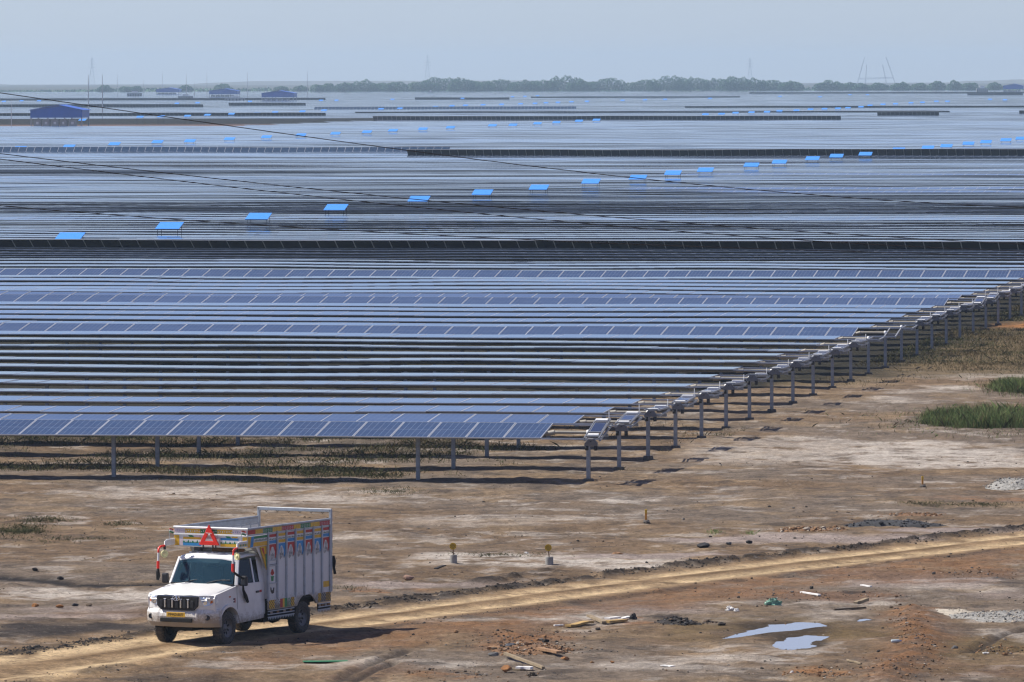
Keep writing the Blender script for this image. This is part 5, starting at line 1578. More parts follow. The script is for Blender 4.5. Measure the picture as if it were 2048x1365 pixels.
# front panel, grille, headlamps
S = []
for y in (-0.80, -0.72, -0.5, 0, 0.5, 0.72, 0.80):
    x = 0.745 - 0.17 * (abs(y) / 0.8) ** 3
    S.append([(x, y, 0.78), (x, y, 1.02), (x - 0.03, y, 1.09), (x - 0.25, y, 1.09), (x - 0.25, y, 0.78)])
part(loft(S), 'front_panel', [M_TW], bevel=0.012)
g = MB(); g.prism([(-0.39, 0.765), (0.39, 0.765), (0.49, 0.86), (0.50, 1.06), (-0.50, 1.06), (-0.49, 0.86)], 'x', 0.70, 0.785)
grille = part(g, 'grille', [M_BLKP], bevel=0.012)
b = MB(); b.prism([(-0.35, 0.79), (0.35, 0.79), (0.44, 0.87), (0.45, 1.03), (-0.45, 1.03), (-0.44, 0.87)], 'x', 0.786, 0.789); part(b, 'grille_mesh', [M_UNDER], grille)
for y in (-0.38, -0.19, 0.0, 0.19, 0.38):
    b = MB(); b.box((0.795, y, 0.905), (0.02, 0.075, 0.19 if abs(y) < 0.3 else 0.15)); part(b, 'grille_slat', [M_BLKP], grille, 0.008)
for y in (-0.285, -0.105, 0.105, 0.285):
    b = MB(); b.box((0.80, y, 0.905), (0.022, 0.036, 0.17)); part(b, 'chrome_bar', [M_CHROME], grille, 0.006)
    b = MB(); b.box((0.80, y, 1.005), (0.022, 0.062, 0.014)); part(b, 'chrome_tip', [M_CHROME], grille, 0.004, 1)
b = MB()
def arc(cx, cz, rx, rz, a0, a1, n=12): return [(0.81, cx + rx * math.cos(R(a)), cz + rz * math.sin(R(a))) for a in np.linspace(a0, a1, n)]
b.tube(arc(0, 1.03, 0.085, 0.055, 100, 265), 0.0085, 6); b.tube(arc(0, 1.03, 0.085, 0.055, 80, -85), 0.0085, 6)
b.tube([(0.81, 0.0, 1.092), (0.812, 0.0, 1.03), (0.81, 0.012, 0.975)], [0.006, 0.014, 0.009], 6)
b.tube([(0.81, -0.08, 1.005), (0.811, -0.045, 1.012), (0.811, -0.02, 1.045), (0.81, 0.0, 1.06)], 0.0085, 6); b.tube([(0.81, 0.015, 1.0), (0.811, 0.05, 1.035), (0.81, 0.062, 1.07)], 0.0085, 6)
part(b, 'emblem', [M_CHROME], grille)
for s in (-1, 1):
    h = MB(); V = []
    out = [(0.51, 0.875), (0.62, 0.865), (0.74, 0.89), (0.80, 0.95), (0.795, 1.075), (0.52, 1.075)]
    def hx(y): return 0.765 - 0.19 * (y / 0.8) ** 3
    V = [(hx(y), s * y, z) for y, z in out] + [(hx(y) - 0.09, s * y, z) for y, z in out]
    n = 6; Fs = [tuple(range(n)) if s > 0 else tuple(range(n))[::-1]] + [(i, (i + 1) % n, n + (i + 1) % n, n + i) for i in range(n)]
    h.add(V, Fs); hl = part(h, 'headlight', [M_LENS], bevel=0.01)
    q = MB(); q.lathe([(0.0, 0.012), (0.03, 0.010), (0.055, -0.004), (0.075, 0.008), (0.082, 0.0)], 'x', 20, (hx(0.615) + 0.004, s * 0.615, 0.965)); part(q, 'reflector_bowl', [M_CHROME], hl)
    q = MB(); q.lathe([(0.0, 0.018), (0.026, 0.016), (0.030, 0.0)], 'x', 14, (hx(0.615) + 0.006, s * 0.615, 0.965)); part(q, 'bulb', [M_LENS], hl)
    q = MB(); q.add([(hx(0.74) + 0.004, s * 0.735, 0.91), (hx(0.80) + 0.006, s * 0.802, 0.95), (hx(0.80) + 0.006, s * 0.800, 1.01), (hx(0.74) + 0.004, s * 0.735, 0.97)], [(0, 1, 2, 3)]); part(q, 'indicator', [M_AMBER], hl)
    q = MB(); q.prism([(0.56, 0.88), (0.50, 0.88), (0.46, 1.0), (0.50, 1.06), (0.56, 1.06)], 'y', s * 0.80, s * 0.835); part(q, 'side_lens', [M_LENS], hl, 0.006, 1)

# bonnet
S = []
for x, zc, w in ((0.73, 1.085, 0.71), (0.70, 1.115, 0.745), (0.55, 1.148, 0.765), (0.25, 1.195, 0.78), (-0.05, 1.240, 0.79), (-0.31, 1.278, 0.795)):
    ring = []
    for k in (-1, -0.94, -0.75, -0.45, -0.2, 0, 0.2, 0.45, 0.75, 0.94, 1):
        ring.append((x - 0.10 * abs(k) ** 4 * (1 if x > 0.5 else 0), k * w, zc - 0.055 * abs(k) ** 6 + (0.010 if 0.3 < abs(k) < 0.5 else 0)))
    ring += [(x - 0.02, w * 0.98, zc - 0.10), (x - 0.02, -w * 0.98, zc - 0.10)]
    S.append(ring)
bonnet = part(loft(S, smooth=True), 'bonnet', [M_TW])
# fenders with wheel arch
def arch(cx, cz, r, a0, a1, n=16): return [(cx + r * math.cos(R(a)), cz + r * math.sin(R(a))) for a in np.linspace(a0, a1, n)]
for s in (-1, 1):
    poly = [(0.54, 0.52), (0.57, 0.80), (0.60, 1.02), (0.55, 1.095), (-0.36, 1.235), (-0.37, 0.47), (-0.44, 0.44)] + arch(0, 0.36, 0.445, 170, 20)
    b = MB(); b.prism(poly, 'y', s * 0.62, s * 0.825); fd = part(b, 'fender', [M_TW], bevel=0.012)
    b = MB(); a1 = arch(0, 0.36, 0.50, 160, 28); a2 = arch(0, 0.36, 0.446, 168, 22)
    b.prism(a1 + a2[::-1], 'y', s * 0.80, s * 0.865); part(b, 'arch_trim', [M_TW], fd, 0.012)
    b = MB(); b.box((-0.06, s * 0.829, 1.02), (0.075, 0.012, 0.028)); part(b, 'side_indicator', [M_AMBER], fd, 0.004, 1)
    b = MB(); b.box((-0.24, s * 0.828, 0.96), (0.055, 0.006, 0.03)); b.box((-0.285, s * 0.828, 0.93), (0.03, 0.006, 0.10), 1); b.box((-0.24, s * 0.828, 0.90), (0.05, 0.006, 0.025)); tag(part(b, 'badge', [M_BLKP, M_RED], fd), kind='stuff')
# cab
def mir(p, s): return (p[0], p[1] * s, p[2])
for s in (-1, 1):
    b = MB(); b.prism([(-0.385, 0.50), (-1.425, 0.545), (-1.43, 1.255), (-0.385, 1.265)], 'y', s * 0.775, s * 0.835)
    dr = part(b, 'door', [M_TW], bevel=0.012)
    b = MB(); b.prism([(-0.40, 0.842), (-1.41, 0.868), (-1.41, 0.905), (-0.40, 0.88)], 'y', s * 0.830, s * 0.842); part(b, 'door_crease', [M_TW], dr, 0.006, 1)
    b = MB(); b.box((-1.24, s * 0.845, 1.05), (0.13, 0.025, 0.045)); part(b, 'door_handle', [M_BLKP], dr, 0.008)
    b = MB(); b.box((-1.385, s * 0.838, 1.055), (0.085, 0.008, 0.05)); part(b, 'badge', [M_RED], dr)
    def W(x, z):
        k = (z - 1.25) / 0.54; return (x, s * lerp(0.815, 0.715, k), z)
    b = MB(); b.add([W(-0.43, 1.262), W(-1.10, 1.262), W(-1.10, 1.765), W(-0.63, 1.765)], [(0, 1, 2, 3) if s > 0 else (3, 2, 1, 0)]); part(b, 'window_glass', [M_SIDE], dr)
    b = MB(); b.add([W(-1.155, 1.262), W(-1.37, 1.262), W(-1.37, 1.735), W(-1.155, 1.75)], [(0, 1, 2, 3) if s > 0 else (3, 2, 1, 0)]); part(b, 'quarter_glass', [M_SIDE], dr)
    b = MB(); b.bar(W(-1.128, 1.25), W(-1.128, 1.78), 0.05, 0.035); part(b, 'window_post', [M_TW], dr, 0.006, 1)
    b = MB(); b.bar(W(-0.36, 1.235), W(-0.605, 1.80), 0.075, 0.065); part(b, 'front_pillar', [M_TW], bevel=0.012)
    b = MB(); b.add([W(-1.37, 1.24), W(-1.62, 1.24), W(-1.60, 1.80), W(-1.37, 1.80)], [(0, 1, 2, 3)]); b.prism([(-1.43, 0.52), (-1.61, 0.55), (-1.61, 1.25), (-1.43, 1.25)], 'y', s * 0.72, s * 0.822); part(b, 'cab_corner', [M_TW])
    b = MB(); b.prism([(-0.40, 0.42), (-1.58, 0.46), (-1.58, 0.545), (-0.40, 0.50)], 'y', s * 0.70, s * 0.815); part(b, 'sill', [M_TW], bevel=0.01)
b = MB(); b.box((-1.60, 0, 1.15), (0.03, 1.46, 1.28)); part(b, 'cab_back', [M_TW])
# windscreen
S = []
for k in np.linspace(-1, 1, 9):
    S.append([(-0.315 + 0.05 * (1 - k * k), k * 0.755, 1.272), (-0.44 + 0.045 * (1 - k * k), k * 0.725, 1.52), (-0.575 + 0.04 * (1 - k * k), k * 0.69, 1.785)])
ws = part(loft(S, close=False, smooth=True), 'windscreen', [M_WIND])
for y0, y1 in ((-0.38, 0.02), (0.16, 0.56)):
    b = MB(); b.tube([(-0.235, y0, 1.285), (-0.30, (y0 + y1) / 2 - 0.02, 1.335), (-0.34, y1, 1.365)], [0.012, 0.010, 0.006], 6); b.tube([(-0.315, y0 + 0.16, 1.335), (-0.335, y1 + 0.12, 1.358)], 0.008, 5); part(b, 'wiper', [M_BLKP])
b = MB(); b.box((-0.555, -0.55, 1.745), (0.006, 0.06, 0.05), 0, Matrix.Rotation(R(-26), 3, 'Y')); part(b, 'sticker', [M_SCRAP], ws)
b = MB(); b.bar((-0.300, -0.76, 1.258), (-0.300, 0.76, 1.258), 0.10, 0.03); part(b, 'scuttle', [M_BLKP])
# roof
S = []
for x, zc, w in ((-0.545, 1.79, 0.70), (-0.56, 1.835, 0.715), (-0.66, 1.885, 0.725), (-1.0, 1.915, 0.73), (-1.4, 1.91, 0.73), (-1.62, 1.88, 0.72)):
    S.append([(x, k * w, zc - 0.06 * abs(k) ** 5) for k in (-1, -0.9, -0.6, -0.3, 0, 0.3, 0.6, 0.9, 1)] + [(x - 0.01, w * 0.97, zc - 0.10), (x - 0.01, -w * 0.97, zc - 0.10)])
roof = part(loft(S, smooth=True), 'roof', [M_TW])
for i in range(7):
    y = -0.54 + 0.18 * i; b = MB(); b.bar((-0.74, y, 1.900), (-1.55, y, 1.915), 0.07, 0.022); part(b, 'roof_rib', [M_TW], roof, 0.008)
# cabin inside
b = MB(); b.box((-0.50, 0, 1.16), (0.34, 1.42, 0.16)); part(b, 'dashboard', [M_BLKP], bevel=0.02)
for y in (-0.36, 0.36):
    b = MB(); b.box((-1.15, y, 0.95), (0.5, 0.5, 0.16)); b.box((-1.40, y, 1.25), (0.14, 0.48, 0.62)); b.box((-1.42, y, 1.62), (0.09, 0.26, 0.16)); part(b, 'seat', [mat('blue_grey_seat', (0.07, 0.09, 0.11), 0.8)], bevel=0.03)
b = MB(); pts = [(-0.72 + 0.075 * math.sin(a), -0.36 + 0.19 * math.cos(a), 1.24 + 0.17 * math.sin(a)) for a in np.linspace(0, 2 * math.pi, 25)]
b.tube(pts, 0.016, 6, cap=False); b.tube([(-0.58, -0.36, 1.18), (-0.72, -0.36, 1.24)], 0.025, 6); b.bar((-0.72, -0.54, 1.24), (-0.72, -0.18, 1.24), 0.03, 0.02); part(b, 'steering_wheel', [M_BLKP])
b = MB(); b.box((-0.60, 0.02, 1.70), (0.02, 0.20, 0.055)); part(b, 'rear_view_mirror', [M_SCRAP], bevel=0.008)
# mirrors
for s in (-1, 1):
    b = MB(); b.box((-0.42, s * 0.985, 1.345), (0.09, 0.15, 0.22)); m_ = part(b, 'side_mirror', [M_BLKP], bevel=0.03)
    b = MB(); b.tube([(-0.46, s * 0.80, 1.27), (-0.44, s * 0.90, 1.25), (-0.42, s * 0.95, 1.28)], 0.022, 6); part(b, 'mirror_arm', [M_BLKP], m_)

# ------------------------------------------------------------------ cargo body
XF, XR = -1.60, -4.38
b = MB(); b.box(((XF + XR) / 2, 0, 0.82), (XF - XR, 1.80, 0.09)); part(b, 'cargo_floor', [M_UNDER])
b = MB(); b.box((XF - 0.02, 0, 1.56), (0.04, 1.76, 1.38)); part(b, 'front_bulkhead', [M_BOXW])
b = MB(); b.box((XR + 0.02, 0, 1.35), (0.04, 1.72, 0.96)); part(b, 'tailgate', [M_BOXW])
STX = [-1.58, -1.985, -2.39, -2.80, -3.20, -3.60, -3.99, -4.36]
def lbox(b, x0, x1, z0, z1, m, s=1, y=0.905, th=0.006): b.box(((x0 + x1) / 2, s * (y + th / 2), (z0 + z1) / 2), (abs(x1 - x0), th, z1 - z0), m)
for s in (1, -1):
    for i, x in enumerate(STX):
        b = MB(); b.box((x, s * 0.915, 1.58), (0.052, 0.05, 1.50)); part(b, 'stake', [M_STEEL], bevel=0.006, seg=1)
    for i in range(7):
        x0, x1 = STX[i + 1] + 0.03, STX[i] - 0.03; xm = (x0 + x1) / 2; hw = (x1 - x0) / 2
        b = MB(); b.box((xm, s * 0.895, 1.56), (x1 - x0, 0.02, 1.44), PW)
        lbox(b, x0, x1, 2.205, 2.265, PY if i % 2 else PR, s)
        lbox(b, x0, x1, 2.140, 2.200, PW, s)
        for k in range(5): lbox(b, x0 + (x1 - x0) * (k + 0.25) / 5, x0 + (x1 - x0) * (k + 0.75) / 5, 2.142, 2.165 + 0.01 * (k % 2), PG if k % 2 == 0 else PK, s, 0.912, 0.003)
        lbox(b, x0, x1, 2.065, 2.130, PY if i % 2 else PB, s)
        lbox(b, x0, x1, 1.80, 2.045, PB if i % 2 else PR, s)
        # white scalloped dome on the arch field
        for (cx, cz, rx, rz) in ((0, 1.83, 0.62, 0.135), (0, 1.92, 0.36, 0.075), (-0.42, 1.79, 0.30, 0.06), (0.42, 1.79, 0.30, 0.06)):
            poly = [(xm + (cx + rx * math.cos(a)) * hw, cz + rz * math.sin(a)) for a in np.linspace(0, 2 * math.pi, 15)[:-1]]
            b.prism(poly, 'y', s * 0.911, s * 0.9145, PW)
        for k, (dx, dz, L) in enumerate(((-0.7, 1.79, 0.07), (-0.35, 1.765, 0.04), (0.05, 1.77, 0.05), (0.30, 1.76, 0.06), (0.0, 1.86, 0.08), (-0.2, 1.83, 0.05), (0.2, 1.84, 0.05))):
            lbox(b, xm + dx * hw - 0.005, xm + dx * hw + 0.005, dz - L, dz, PK, s, 0.915, 0.003)
        poly = [(x1 - s * 0 - 0.06 + 0.028 * math.cos(a), 1.785 + 0.045 * math.sin(a)) for a in np.linspace(0, 2 * math.pi, 11)[:-1]]
        if s > 0: poly = [(x0 + 0.05 + 0.026 * math.cos(a), 1.785 + 0.045 * math.sin(a)) for a in np.linspace(0, 2 * math.pi, 11)[:-1]]
        b.prism(poly, 'y', s * 0.911, s * 0.917, PR if i % 2 == 0 else PB)
        if i == 6: lbox(b, x0, x1, 0.95, 1.08, PY, s)
        if i == 0:
            for z in (1.58, 1.20, 1.70): lbox(b, x0, x1, z - 0.012, z + 0.012, PS, s, 0.905, 0.02)
            lbox(b, x0 + 0.02, x0 + 0.035, 1.21, 1.57, PS, s, 0.905, 0.012); lbox(b, x0, x1, 1.605, 1.615, PK, s, 0.925, 0.003)
            # flower in a pot
            for (dx, dz, r_) in ((0, 1.46, 0.045), (-0.04, 1.42, 0.035), (0.04, 1.42, 0.035), (0.0, 1.40, 0.035)):
                b.prism([(xm + dx + r_ * math.cos(a), dz + r_ * math.sin(a)) for a in np.linspace(0, 2 * math.pi, 11)[:-1]], 'y', s * 0.906, s * 0.913, PR)
            b.prism([(xm - 0.04, 1.245), (xm + 0.04, 1.245), (xm + 0.055, 1.34), (xm - 0.055, 1.34)], 'y', s * 0.906, s * 0.913, PG); lbox(b, xm - 0.07, xm + 0.07, 1.335, 1.352, PG, s, 0.906, 0.008)
            # dark bird
            b.prism([(xm + 0.07, 1.02), (xm + 0.02, 0.97), (xm - 0.06, 0.98), (xm - 0.08, 1.10), (xm - 0.045, 1.10), (xm - 0.02, 1.05), (xm + 0.03, 1.04), (xm + 0.05, 1.10), (xm + 0.075, 1.12), (xm + 0.085, 1.07)], 'y', s * 0.906, s * 0.913, PK)
        part(b, 'side_panel', PAINT)
    # skirt with wheel arch
    poly = [(-1.60, 0.62), (-1.60, 0.865), (-4.40, 0.865), (-4.40, 0.62), (-3.80, 0.62)] + arch(-3.3, 0.36, 0.50, 148, 32)[::1] + [(-2.80, 0.62)]
    b = MB(); b.prism(poly, 'y', s * 0.88, s * 0.915, PW); sk = part(b, 'skirt', PAINT)
    b = MB()
    for (x0, x1, c1, c2) in ((-1.62, -1.86, PY, PK), (-1.86, -2.10, PW, PK), (-2.10, -2.22, PR, PR), (-2.22, -2.30, PY, PY), (-2.30, -2.42, PG, PG), (-2.44, -2.58, PW, PG), (-2.60, -2.74, PY, PK), (-3.82, -3.95, PY, PK), (-3.95, -4.15, PK, PW), (-4.15, -4.38, PK, PY)):
        z0, z1 = 0.645, 0.835
        lbox(b, x0, x1, z0, z1, c1, s, 0.916, 0.004)
        if c1 != c2:
            n = max(2, int(abs(x1 - x0) / 0.035))
            for k in range(n):
                for j in range(5):
                    if (k + j) % 2 == 0: lbox(b, x0 + (x1 - x0) * (k + 0.15) / n, x0 + (x1 - x0) * (k + 0.85) / n, z0 + (z1 - z0) * (j + 0.1) / 5, z0 + (z1 - z0) * (j + 0.9) / 5, c2, s, 0.921, 0.002)
    tag(part(b, 'skirt_paint', PAINT, sk), kind='stuff')
    for (x0, x1) in ((-1.60, -2.76), (-3.84, -4.40)):
        for z in (0.595, 0.525, 0.465):
            b = MB(); b.box(((x0 + x1) / 2, s * 0.90, z), (abs(x1 - x0), 0.02, 0.018)); part(b, 'skirt_rail', [M_STEEL])
        b = MB(); b.box(((x0 + x1) / 2, s * 0.88, 0.53), (abs(x1 - x0), 0.012, 0.15)); part(b, 'skirt_backing', [M_UNDER])
        b = MB(); n = int(abs(x1 - x0) / 0.07)
        for k in range(n):
            xx = x0 + (x1 - x0) * (k + 0.5) / n; b.prism([(xx - 0.028, 0.456), (xx + 0.028, 0.456), (xx, 0.405)], 'y', s * 0.895, s * 0.903)
        tag(part(b, 'fringe', [M_STEEL]), kind='stuff')
        for k in range(4):
            xx = x0 + (x1 - x0) * (k + 0.5) / 4; b = MB(); b.box((xx, s * 0.902, 0.56), (0.10, 0.008, 0.045)); part(b, 'skirt_plate', [(M_BOXW, M_TARP)[k % 2]])
    # top band with rings
    segs = [(-0.70, -1.02, PR), (-1.02, -1.35, PY), (-1.35, -1.78, PG), (-1.78, -2.20, PY), (-2.20, -2.72, PR), (-2.72, -3.02, PY), (-3.02, -3.48, PG), (-3.48, -3.88, PY), (-3.88, -4.36, PR)]
    b = MB()
    b.box(((-0.70 - 4.36) / 2, s * 0.905, 2.365), (3.66, 0.022, 0.105), PS)
    for (x0, x1, c_) in segs: lbox(b, x0, x1, 2.318, 2.412, c_, s, 0.9165, 0.004)
    tb = part(b, 'top_band', PAINT)
    b = MB(); n = 44
    for k in range(n):
        x = -1.06 - (4.33 - 1.06) * k / (n - 1)
        c_ = [q[2] for q in segs if q[1] <= x <= q[0]]; m_ = 0 if (c_ and c_[0] in (PR, PG)) else 1
        o1 = [(x + 0.020 * math.cos(a), 2.365 + 0.030 * math.sin(a)) for a in np.linspace(0, 2 * math.pi, 11)]
        i1 = [(x + 0.013 * math.cos(a), 2.365 + 0.021 * math.sin(a)) for a in np.linspace(0, 2 * math.pi, 11)]
        V = [(p[0], s * 0.9225, p[1]) for p in o1] + [(p[0], s * 0.9225, p[1]) for p in i1]
        b.add(V, [(j, j + 1, 11 + j + 1, 11 + j) for j in range(10)], m_)
    tag(part(b, 'ring_ornament', [M_PINKW, mat('pale_yellow', (0.72, 0.58, 0.16), 0.5)], tb), kind='stuff')
    b = MB(); b.tube([(-0.69, s * 0.915, 2.44), (-4.36, s * 0.915, 2.44)], 0.024, 8); part(b, 'top_rail', [M_STEEL])
    b = MB(); b.box(((-0.70 - 4.36) / 2, s * 0.907, 2.294), (3.66, 0.03, 0.028)); part(b, 'lower_rail', [M_STEEL])
    # side of the overhang and the wing beside the cab
    b = MB(); b.box((-1.13, s * 0.895, 2.155), (0.86, 0.02, 0.235), PW)
    b.prism([(-0.71, 2.04), (-0.80, 2.04), (-0.86, 2.27), (-0.71, 2.27)], 'y', s * 0.9055, s * 0.911, PY); b.prism([(-0.805, 2.04), (-0.93, 2.04), (-0.985, 2.27), (-0.865, 2.27)], 'y', s * 0.9055, s * 0.911, PB)
    lbox(b, -0.99, -1.55, 2.215, 2.265, PG, s); lbox(b, -0.95, -1.55, 2.045, 2.135, PY, s); lbox(b, -0.98, -1.55, 2.14, 2.21, PW, s)
    for k in range(12): lbox(b, -1.0 - 0.045 * k, -1.0 - 0.045 * k - 0.022, 2.15, 2.18 + 0.01 * (k % 3), PK if k % 2 else PG, s, 0.912, 0.003)
    part(b, 'overhang_side', PAINT)
    b = MB(); b.prism([(-1.28, 2.03), (-1.56, 2.03), (-1.56, 1.50)], 'y', s * 0.875, s * 0.89, PY); b.prism([(-1.33, 1.99), (-1.43, 1.99), (-1.48, 1.80)], 'y', s * 0.8905, s * 0.894, PR); b.prism([(-1.50, 1.85), (-1.555, 1.85), (-1.555, 1.52)], 'y', s * 0.8905, s * 0.894, PG); part(b, 'wing_panel', PAINT)
    b = MB(); b.add([(-1.18, s * 0.84, 2.03), (-1.32, s * 0.86, 2.03), (-1.66, s * 0.87, 1.52), (-1.62, s * 0.82, 1.50)], [(0, 1, 2, 3)]); b.add([(-1.18, s * 0.83, 2.03), (-1.62, s * 0.815, 1.50), (-1.60, s * 0.70, 1.80), (-1.2, s * 0.70, 1.98)], [(0, 1, 2, 3)]); part(b, 'wing_flap', [M_TW])
# overhang above the cab
b = MB(); b.box((-1.14, 0, 2.030), (0.86, 1.78, 0.02)); part(b, 'overhang_floor', [M_BOXW])
b = MB(); b.box((-0.70, 0, 2.155), (0.02, 1.82, 0.235), PW); b.box((-0.70, 0, 2.365), (0.02, 1.82, 0.105), PW)
def fbox(b, y0, y1, z0, z1, m, x=-0.69, th=0.006): b.box((x + th / 2, (y0 + y1) / 2, (z0 + z1) / 2), (th, y1 - y0, z1 - z0), m)
for (y0, y1, c_) in ((-0.90, -0.64, PP), (-0.64, -0.26, PY), (-0.26, 0.16, PG), (0.16, 0.54, PY), (0.54, 0.90, PP)):
    fbox(b, y0, y1, 2.322, 2.408, c_)
    n = int((y1 - y0) / 0.05)
    for k in range(n): fbox(b, y0 + (y1 - y0) * (k + 0.3) / n, y0 + (y1 - y0) * (k + 0.7) / n, 2.345 + 0.012 * (k % 2), 2.385 - 0.012 * (k % 3 == 0), PW if c_ != PP else PS, -0.684, 0.003)
for s in (-1, 1):
    a_, c_ = sorted((s * 0.91, s * 0.79)); fbox(b, a_, c_, 2.045, 2.265, PY)
    a_, c_ = sorted((s * 0.78, s * 0.70)); fbox(b, a_, c_, 2.045, 2.20, PP)
    a_, c_ = sorted((s * 0.69, s * 0.24))
    cols = (PY, PW, PG, PB) if s < 0 else (PB, PW, PG, PY)
    for (z0, z1), cc in zip(((2.185, 2.232), (2.135, 2.182), (2.108, 2.133), (2.045, 2.106)), cols): fbox(b, a_, c_, z0, z1, cc)
    n = 12
    for k in range(n): fbox(b, a_ + (c_ - a_) * (k + 0.2) / n, a_ + (c_ - a_) * (k + 0.8) / n, 2.118, 2.15 + 0.012 * (k % 2), PW if k % 3 else PG, -0.684, 0.003)
    ym = (a_ + c_) / 2; b.prism([(ym - 0.10, 2.272), (ym - 0.01, 2.272), (ym + 0.05, 2.235), (ym - 0.06, 2.235)], 'x', -0.689, -0.680, PG)
    fbox(b, ym + 0.06, ym + 0.20, 2.24, 2.27, PP if s < 0 else PY)
fbox(b, -0.215, 0.215, 2.048, 2.27, PW, -0.689, 0.008)
part(b, 'overhang_front', PAINT)
b = MB(); b.tube([(-0.69, -0.925, 2.44), (-0.69, 0.925, 2.44)], 0.027, 10); part(b, 'front_top_rail', [M_TW])
b = MB(); b.box((-0.685, 0, 2.292), (0.035, 1.84, 0.030)); part(b, 'front_lower_rail', [M_TW], bevel=0.006)
for y in (-0.52, 0.30): b = MB(); b.box((-1.05, y, 1.965), (0.10, 0.16, 0.12)); part(b, 'roof_support', [M_GREYP])
b = MB(); b.tube([(-0.98, -0.12, 1.955), (-0.95, 0.10, 1.965), (-0.97, 0.40, 1.955), (-0.99, 0.66, 1.96)], [0.04, 0.055, 0.05, 0.035], 10); part(b, 'rolled_cloth', [M_TARP])
# rear frame
for s in (-1, 1):
    b = MB(); b.box((XR - 0.03, s * 0.91, 1.745), (0.06, 0.06, 1.83)); part(b, 'rear_post', [M_STEEL], bevel=0.008, seg=1)
b = MB(); b.box((XR - 0.03, 0, 2.625), (0.06, 1.86, 0.075)); rb = part(b, 'rear_beam', [M_STEEL], bevel=0.008, seg=1)
for k in range(6):
    y = -0.72 + 0.285 * k; b = MB(); b.tube([(XR - 0.03, y - 0.035, 2.59), (XR - 0.03, y, 2.55), (XR - 0.03, y + 0.035, 2.59)], 0.007, 5); part(b, 'rope_hook', [M_UNDER], rb)
b = MB(); b.tube([(XR - 0.09, 0.94, 1.62), (XR - 0.10, 0.95, 1.50), (XR - 0.08, 0.96, 1.36), (XR - 0.11, 0.97, 1.22)], [0.03, 0.05, 0.028, 0.035], 8); part(b, 'rope_bundle', [M_UNDER])
b = MB(); b.box((XR - 0.075, 0.80, 2.05), (0.01, 0.26, 0.10), 0); b.box((XR - 0.075, 0.80, 1.85), (0.01, 0.26, 0.12), 1); part(b, 'rear_flash', [M_RED, M_GREEN])

# warning triangle on the front of the overhang
tri = MB(); cz, H, Wd = 2.075, 0.45, 0.255
def tri_pts(k): c_ = (0.0, cz + H / 3); return [(c_[0] + (p[0] - c_[0]) * k, c_[1] + (p[1] - c_[1]) * k) for p in ((-Wd, cz), (Wd, cz), (0, cz + H))]
O_, I_ = tri_pts(1.0), tri_pts(0.42)
for x0, x1 in ((-0.63, -0.60),):
    V = [(x1, p[0], p[1]) for p in O_] + [(x1, p[0], p[1]) for p in I_] + [(x0, p[0], p[1]) for p in O_] + [(x0, p[0], p[1]) for p in I_]
    Fs = []
    for i in range(3):
        j = (i + 1) % 3; Fs += [(i, j, 3 + j, 3 + i), (6 + i, 9 + i, 9 + j, 6 + j), (i, 6 + i, 6 + j, j), (3 + i, 3 + j, 9 + j, 9 + i)]
    tri.add(V, Fs)
tw = part(tri, 'warning_triangle', [M_SIGNR], bevel=0.008)
b = MB(); b.bar((-0.595, -0.075, cz + 0.265), (-0.595, 0.075, cz + 0.255), 0.008, 0.010); part(b, 'tie_wire', [M_SCRAP], tw)
for y in (-0.15, 0.09, 0.16): b = MB(); b.box((-0.62, y, cz - 0.03), (0.03, 0.022, 0.075)); part(b, 'stand_foot', [M_BLKP], tw)

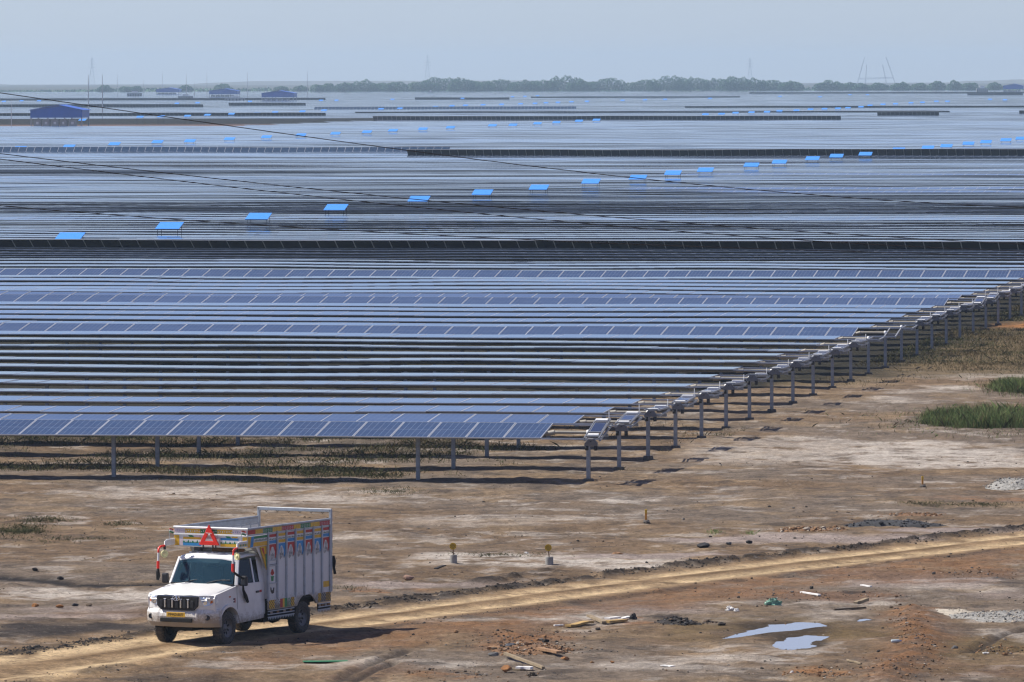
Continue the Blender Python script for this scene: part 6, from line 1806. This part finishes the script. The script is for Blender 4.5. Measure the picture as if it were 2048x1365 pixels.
# front corner brackets, striped arms, horns, flags and tassels
for s in (-1, 1):
    b = MB(); b.box((-0.48, s * 0.90, 2.115), (0.42, 0.02, 0.11), 0); br = part(b, 'corner_bracket', [M_BOXW], bevel=0.004, seg=1)
    b = MB()
    for k in range(7): lbox(b, -0.32 - 0.055 * k, -0.355 - 0.055 * k, 2.085, 2.13, (PY, PG)[k % 2] if s > 0 else (PS, PP)[k % 2], s, 0.912, 0.003)
    tag(part(b, 'bracket_paint', PAINT, br), kind='stuff')
    b = MB(); b.tube([(-0.68, s * 0.90, 2.175), (-0.34, s * 0.90, 2.172), (-0.27, s * 0.90, 2.14), (-0.25, s * 0.90, 2.06)], 0.020, 8); part(b, 'bracket_tube', [M_TW], br)
    for nm, pts, m_ in (('arm_red', [(-0.25, s * 0.90, 2.06), (-0.12, s * 0.92, 2.05), (-0.05, s * 0.93, 2.02), (-0.03, s * 0.93, 1.92)], M_SIGNR), ('arm_white', [(-0.03, s * 0.93, 1.92), (-0.02, s * 0.93, 1.74)], M_TW), ('arm_red', [(-0.02, s * 0.93, 1.74), (-0.015, s * 0.93, 1.58)], M_SIGNR)):
        b = MB(); b.tube(pts, 0.024 if nm == 'arm_white' or pts[0][2] > 2 else 0.032, 8); part(b, nm.replace('arm_', 'arm_tube_'), [m_], br)
    b = MB(); b.tube([(-0.24, s * 0.90, 2.06), (-0.25, s * 0.90, 1.98)], 0.03, 8); part(b, 'horn_bracket', [M_BLKP])
    q = MB(); m = Matrix.Rotation(R(-20), 3, 'Z') if s > 0 else Matrix.Rotation(R(55), 3, 'Z')
    pr = [(0.0, 0.02), (0.03, 0.02), (0.035, 0.005), (0.065, 0.0), (0.078, 0.012), (0.085, 0.0), (0.08, -0.03), (0.02, -0.06)]
    q.lathe(pr, 'x', 18); q.v = [tuple(m @ Vector(v) + Vector((-0.25, s * 0.90, 1.88))) for v in q.v]
    part(q, 'horn', [mat('pale_yellow_plastic', (0.72, 0.70, 0.35), 0.4, 0, 0.1, 8)])
    b = MB(); b.tube([(-0.45, s * 0.90, 2.16), (-0.45, s * 0.90, 2.42)], 0.006, 5); fl = part(b, 'flag_rod', [M_STEEL])
    b = MB(); n = 7
    for i in range(n - 1):
        def fp(t_, z): return (-0.45 - 0.02 * t_ + 0.02 * math.sin(t_ * 7), s * 0.90 + 0.105 * t_, z + 0.012 * math.sin(t_ * 6))
        for j, c_ in enumerate((0, 1, 2)):
            z1 = 2.42 - 0.032 * j; b.add([fp(i / 6, z1 - 0.032), fp((i + 1) / 6, z1 - 0.032), fp((i + 1) / 6, z1), fp(i / 6, z1)], [(0, 1, 2, 3)], c_)
    part(b, 'flag', [mat('saffron_cloth', (0.48, 0.07, 0.03), 0.8), M_SCRAP, M_GREEN], fl)
b = MB(); b.tube([(-0.015, -0.93, 1.58), (-0.01, -0.935, 1.50), (-0.02, -0.93, 1.42), (-0.01, -0.94, 1.33)], [0.02, 0.045, 0.05, 0.03], 8); part(b, 'black_tassel', [M_UNDER])
b = MB(); b.tube([(-0.015, 0.93, 1.58), (-0.14, 0.95, 1.50), (-0.36, 0.98, 1.40)], [0.02, 0.03, 0.028], 8); b.tube([(-0.42, 0.95, 1.26), (-0.50, 0.91, 1.14), (-0.64, 0.89, 0.99), (-0.74, 0.885, 0.86)], [0.02, 0.028, 0.045, 0.03], 8); part(b, 'black_tassel', [M_UNDER])
b = MB(); b.tube([(-0.05, 0.93, 1.6), (-0.02, 0.93, 1.56)], 0.03, 6); part(b, 'arm_knob', [M_SIGNR])
